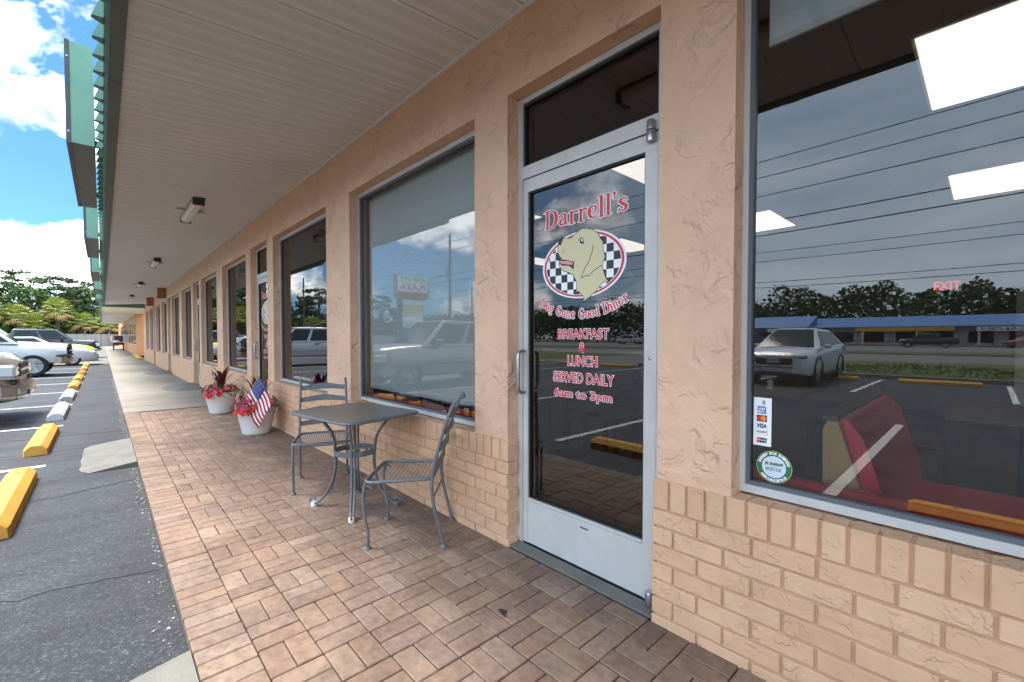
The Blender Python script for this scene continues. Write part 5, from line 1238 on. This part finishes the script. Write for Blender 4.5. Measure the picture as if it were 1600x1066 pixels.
sb = MB().box(-7.5, 1.2, -2.44, -2.405, 2.3, 2.92).build('white_sign_board', M_lwhite, opp)
v, f = text_mesh('HAIR SALON', 0, 7.6, 2.4, 2.82, .02)[0]; MB().add([(-6.9+x, -2.45, z) for x, z in v], f).build('lettering', M_lblack, sb, fix=False)
sb = MB().box(22, 28.5, -4.64, -4.605, 2.4, 2.95).build('white_sign_board', M_lwhite, opp)
# pylon sign
py = empty('pylon_sign', (38, 19.9, GZ), 0, 'tall plaza pylon sign with stacked tenant panels, mirrored in the blind window', 'sign')
MB().box(-.2, .2, -1.45, 1.2, 0, 5.1).build('post_cladding', M_dgrey, py); MB().box(-.3, .3, -1.75, 1.75, 5.1, 7.3).build('cabinet', mat('sign_cabinet_grey', (150, 144, 140), .6), py)
def sign_panel(z0, z1, m, tx, tm, y0=-1.05, y1=1.12, x=-.203):
    p = MB().box(x-.02, x-.001, y0, y1, z0, z1).build('panel', m, py)
    if tx:
        v, f = text_mesh(tx, 0, (y1-y0)*.88, z0+(z1-z0)*.16, z0+(z1-z0)*.84, .02)[0]; MB().add([(x-.026, y1-(y1-y0)*.06-a, z) for a, z in v], f).build('lettering', tm, p, fix=False)
MS_blue = mat('sign_blue_text', (40, 60, 140), .5); MS_red = mat('sign_red_text', (190, 40, 44), .5); MS_y = mat('sign_yellow', (220, 200, 60), .5)
sign_panel(6.66, 7.25, M_lwhite, 'AIRPORT', SM[5], -1.6, 1.6, -.303); sign_panel(5.78, 6.62, M_lwhite, 'PLAZA', MS_red, -1.6, 1.6, -.303); sign_panel(5.16, 5.6, MS_red, None, None, -1.6, 1.6, -.303)
sign_panel(4.45, 5.0, SM[8], None, None); sign_panel(3.95, 4.4, MS_y, None, None); sign_panel(3.4, 3.9, M_lwhite, 'TATTOOS', MS_red); sign_panel(2.9, 3.35, M_lwhite, None, None); sign_panel(2.35, 2.85, M_lwhite, 'SEWING', MS_blue)
# utility poles and wires
M_pole = mat('pole_wood', (104, 92, 80), .9, var=.25, vscale=4)
wires = []
def pole(x, y, h, lb, can=False):
    o = empty('utility_pole', (x, y, -.14), 0, lb, 'utility pole', 'utility poles along the road')
    MB().tube([(0,0,0),(0,0,h)], [.17,.11], 10).build('shaft', M_pole, o, smooth=50)
    for z in (h-.9, h-1.75, h-2.75): MB().lathe([(.03,0),(.05,.05),(.02,.12)], 8, (0,-.16,z)).box(-.03,.03,-.2,0,z-.05,z).build('insulator', M_dgrey, o)
    if can:
        MB().lathe([(.2,0),(.23,.05),(.23,.75),(.2,.85),(.05,.9),(.05,1.05)], 16, (.42,0,h-4.3)).build('transformer', mat('transformer_grey', (150,152,152), .5), o, smooth=40)
        MB().tube(smooth_path([(0,0,h-4.6),(.5,-.2,h-4.4),(1.1,-.45,h-4.25)]), .03, 6).build('lamp_arm', M_dgrey, o); MB().cbox(1.0,1.4,-.6,-.35,h-4.35,h-4.2,.04).build('lamp_head', M_dgrey, o)
    return o
pole(37.4, 24, 12.0, 'utility pole with grey transformer and street lamp, mirrored in the blind window', True); pole(-9, 24, 12.0, 'utility pole behind the camera side of the lot'); pole(82, 24, 12.0, 'utility pole mirrored in the window beyond the table', False); pole(-56, 24, 12, 'utility pole far behind the camera')
pole(24, 52, 12.0, 'utility pole across the road near the drive'); pole(70, 52, 12.0, 'utility pole across the road farther along'); pole(-22, 52, 12, 'utility pole across the road behind the camera'); pole(128, 24, 12, 'most distant utility pole along the road')
M_wire = mat('wire', (40, 40, 42), .6)
def wire(y, z, xs_, r, lb, sag=.35):
    pts = []
    for a, c in zip(xs_[:-1], xs_[1:]):
        for k in range(10): t = k/10; pts.append((a+(c-a)*t, y, z - sag*4*t*(1-t)))
    pts.append((xs_[-1], y, z)); tag(MB().tube(pts, r, 5).build('power_line', M_wire, fix=False), lb, 'wire', 'power lines along the road')
hs = ['topmost','second','third','fourth','lowest']
for i, z in enumerate((10.98, 10.14, 9.15, 7.75, 7.05)): wire(24 - .18, z, (-102,-56,-9,37.4,82,128,174), .022 if i < 3 else .028, '%s wire on the near line of utility poles' % hs[i])
for i, z in enumerate((10.9, 9.9, 7.6, 7.0)): wire(52 - .18, z, (-68,-22,24,70,116,162), .03, '%s wire on the pole line across the road' % hs[i])
# ================================================================== inside the diner
bt = empty('booth_bench', (.40, -.30, 0), 0, 'red vinyl booth bench with maple end panel behind the big window', 'bench')
MB().prism([(.04,.0),(.05,.93),(.035,.965),(-.0,.965),(-.02,.9),(-.10,.62),(-.09,.5),(-.82,.42),(-.8,0)], 'y', -.035, 0).build('end_panel', M_wood, bt)
def loft(secs_, name, m, par):
    k = len(secs_[0]); b = MB(); b.add([p for s_ in secs_ for p in s_], [tuple(range(k))[::-1], tuple((len(secs_)-1)*k+i for i in range(k))] + [(r*k+i, r*k+(i+1)%k, (r+1)*k+(i+1)%k, (r+1)*k+i) for r in range(len(secs_)-1) for i in range(k)]); return b.build(name, m, par, smooth=50)
bp = [(.03,.5),(.035,.93),(.01,.975),(-.03,.965),(-.075,.9),(-.13,.72),(-.17,.58),(-.16,.47)]
loft([[(x, y, z) for x, z in bp] for y in (-.04, -.3, -.7, -1.14)], 'backrest', M_red, bt)
loft([[(x, y, z) for x, z in [(-.1,.3),(-.1,.5),(-.16,.52),(-.75,.52),(-.8,.49),(-.81,.3)]] for y in (-.036, -.5, -1.14)], 'seat', M_red, bt)
MB().box(.0, .05, -1.18, .0, .966, .985).build('cap_rail', M_dwood, bt)
def din_table(x, y, lb):
    o = empty('dining_table', (x,y,0), 0, lb, 'table', 'tables inside the diner'); MB().cbox(-.4,.4,-.55,.55,.72,.755,.008).build('table_top', M_dwood, o); MB().lathe([(.05,.02),(.04,.1),(.04,.719)], 12).build('pedestal', M_darkmetal, o); MB().lathe([(.28,0),(.26,.02),(.06,.03)], 16).build('base', M_darkmetal, o)
def din_chair(x, y, rz, lb):
    o = empty('dining_chair', (x,y,0), rz, lb, 'chair', 'chairs inside the diner'); MB().cbox(-.21,.21,-.21,.21,.44,.475,.01).build('seat', M_dwood, o)
    for sx in (-1,1):
        MB().box(sx*.19-.02, sx*.19+.02, .17, .21, 0, .439).build('leg', M_dwood, o); MB().box(sx*.19-.02, sx*.19+.02, -.21, -.17, 0, .439).box(sx*.19-.02, sx*.19+.02, -.212, -.172, .476, .95).build('back_post', M_dwood, o)
    for z in (.6,.72,.86): MB().box(-.169,.169,-.2,-.18,z,z+.06).build('back_rail', M_dwood, o)
for i, (x, y, lb) in enumerate(((-.2,-3.0,'dining table behind the booth'),(1.6,-3.4,'dining table in the middle of the diner'),(3.4,-2.2,'dining table behind the drawn blind'),(5.6,-2.0,'dining table behind the window beyond the metal table'))):
    din_table(x, y, lb); nm = lb.replace('dining table ', '')
    din_chair(x-.62, y, R(-90), 'dark chair at the near side of the table '+nm); din_chair(x+.62, y, R(90), 'dark chair at the far side of the table '+nm)
for (x, y, lb) in ((-.25,-2.9,'white shaker on the table behind the booth'),(1.55,-3.3,'white shaker on the middle table')):
    o = empty('shaker', (x,y,.757), 0, lb, 'shaker', 'shakers on the tables'); MB().lathe([(.03,0),(.032,.08),(.02,.1)], 12).build('jar', M_white, o); MB().lathe([(.021,.101),(.021,.12)], 12).build('lid', M_silver, o)
M_emit = mat('lit_troffer', (255, 240, 222), .6, emit=.32)
for k, (x, y) in enumerate([(x, y) for y in (-2.24, -5.45) for x in (-2.6, .02, 2.36, 4.7, 7.0)]):
    o = empty('ceiling_light', (x, y, 3.045), 0, '%s ceiling light panel of the %s row in the diner' % (['first','second','third','fourth','fifth'][k % 5], 'front' if k < 5 else 'back'), 'ceiling light', 'lit ceiling panels in the diner')
    MB().box(-.32,.32,-.61,.61,-.01,.004).build('frame', M_white, o); MB().box(-.3,.3,-.585,.585,-.016,-.0105).build('diffuser', M_emit, o)
ex = empty('exit_sign', (.5, -8.9, 2.2), 0, 'lit red exit sign on the back wall of the diner', 'sign'); MB().box(-.2,.2,-.05,.0,-.1,.1).build('box', M_dgrey, ex)
v, f = text_mesh('EXIT', 0, .34, -.075, .075, .03)[0]; MB().add([(.17-a, .004, z) for a, z in v], [g[::-1] for g in f]).build('lettering', mat('exit_red', (230, 30, 24), .5, emit=.16), ex, fix=False)
MB_door = MB().box(-1.2, -.3, -8.99, -8.95, 0.001, 2.05).build('back_door', M_white); tag(MB_door, 'pale door in the back wall of the diner', 'door')
# posters and blinds in the other shops' windows
for i, (k, x0, x1, z0, z1, c, lb) in enumerate(((5,15.3,16.2,.8,2.3,(206,212,222),'pale poster in the window of the third shop'),(6,18.3,19.8,.75,2.6,(150,170,200),'blue and white poster in the window beyond'),(7,21.9,23.6,.75,2.7,(150,146,140),'grey curtain in a far shop window'),(8,24.9,26.6,.75,2.7,(158,152,150),'pale curtain in the farthest near-side window'))):
    o = MB().box(x0, x1, -.2, -.19, z0, z1).build('window_poster', mat('poster_%d' % i, c, .7, var=.45, vscale=3, c2=(170, 90, 96) if i == 1 else None)); tag(o, lb, 'poster', 'posters inside the shop windows')
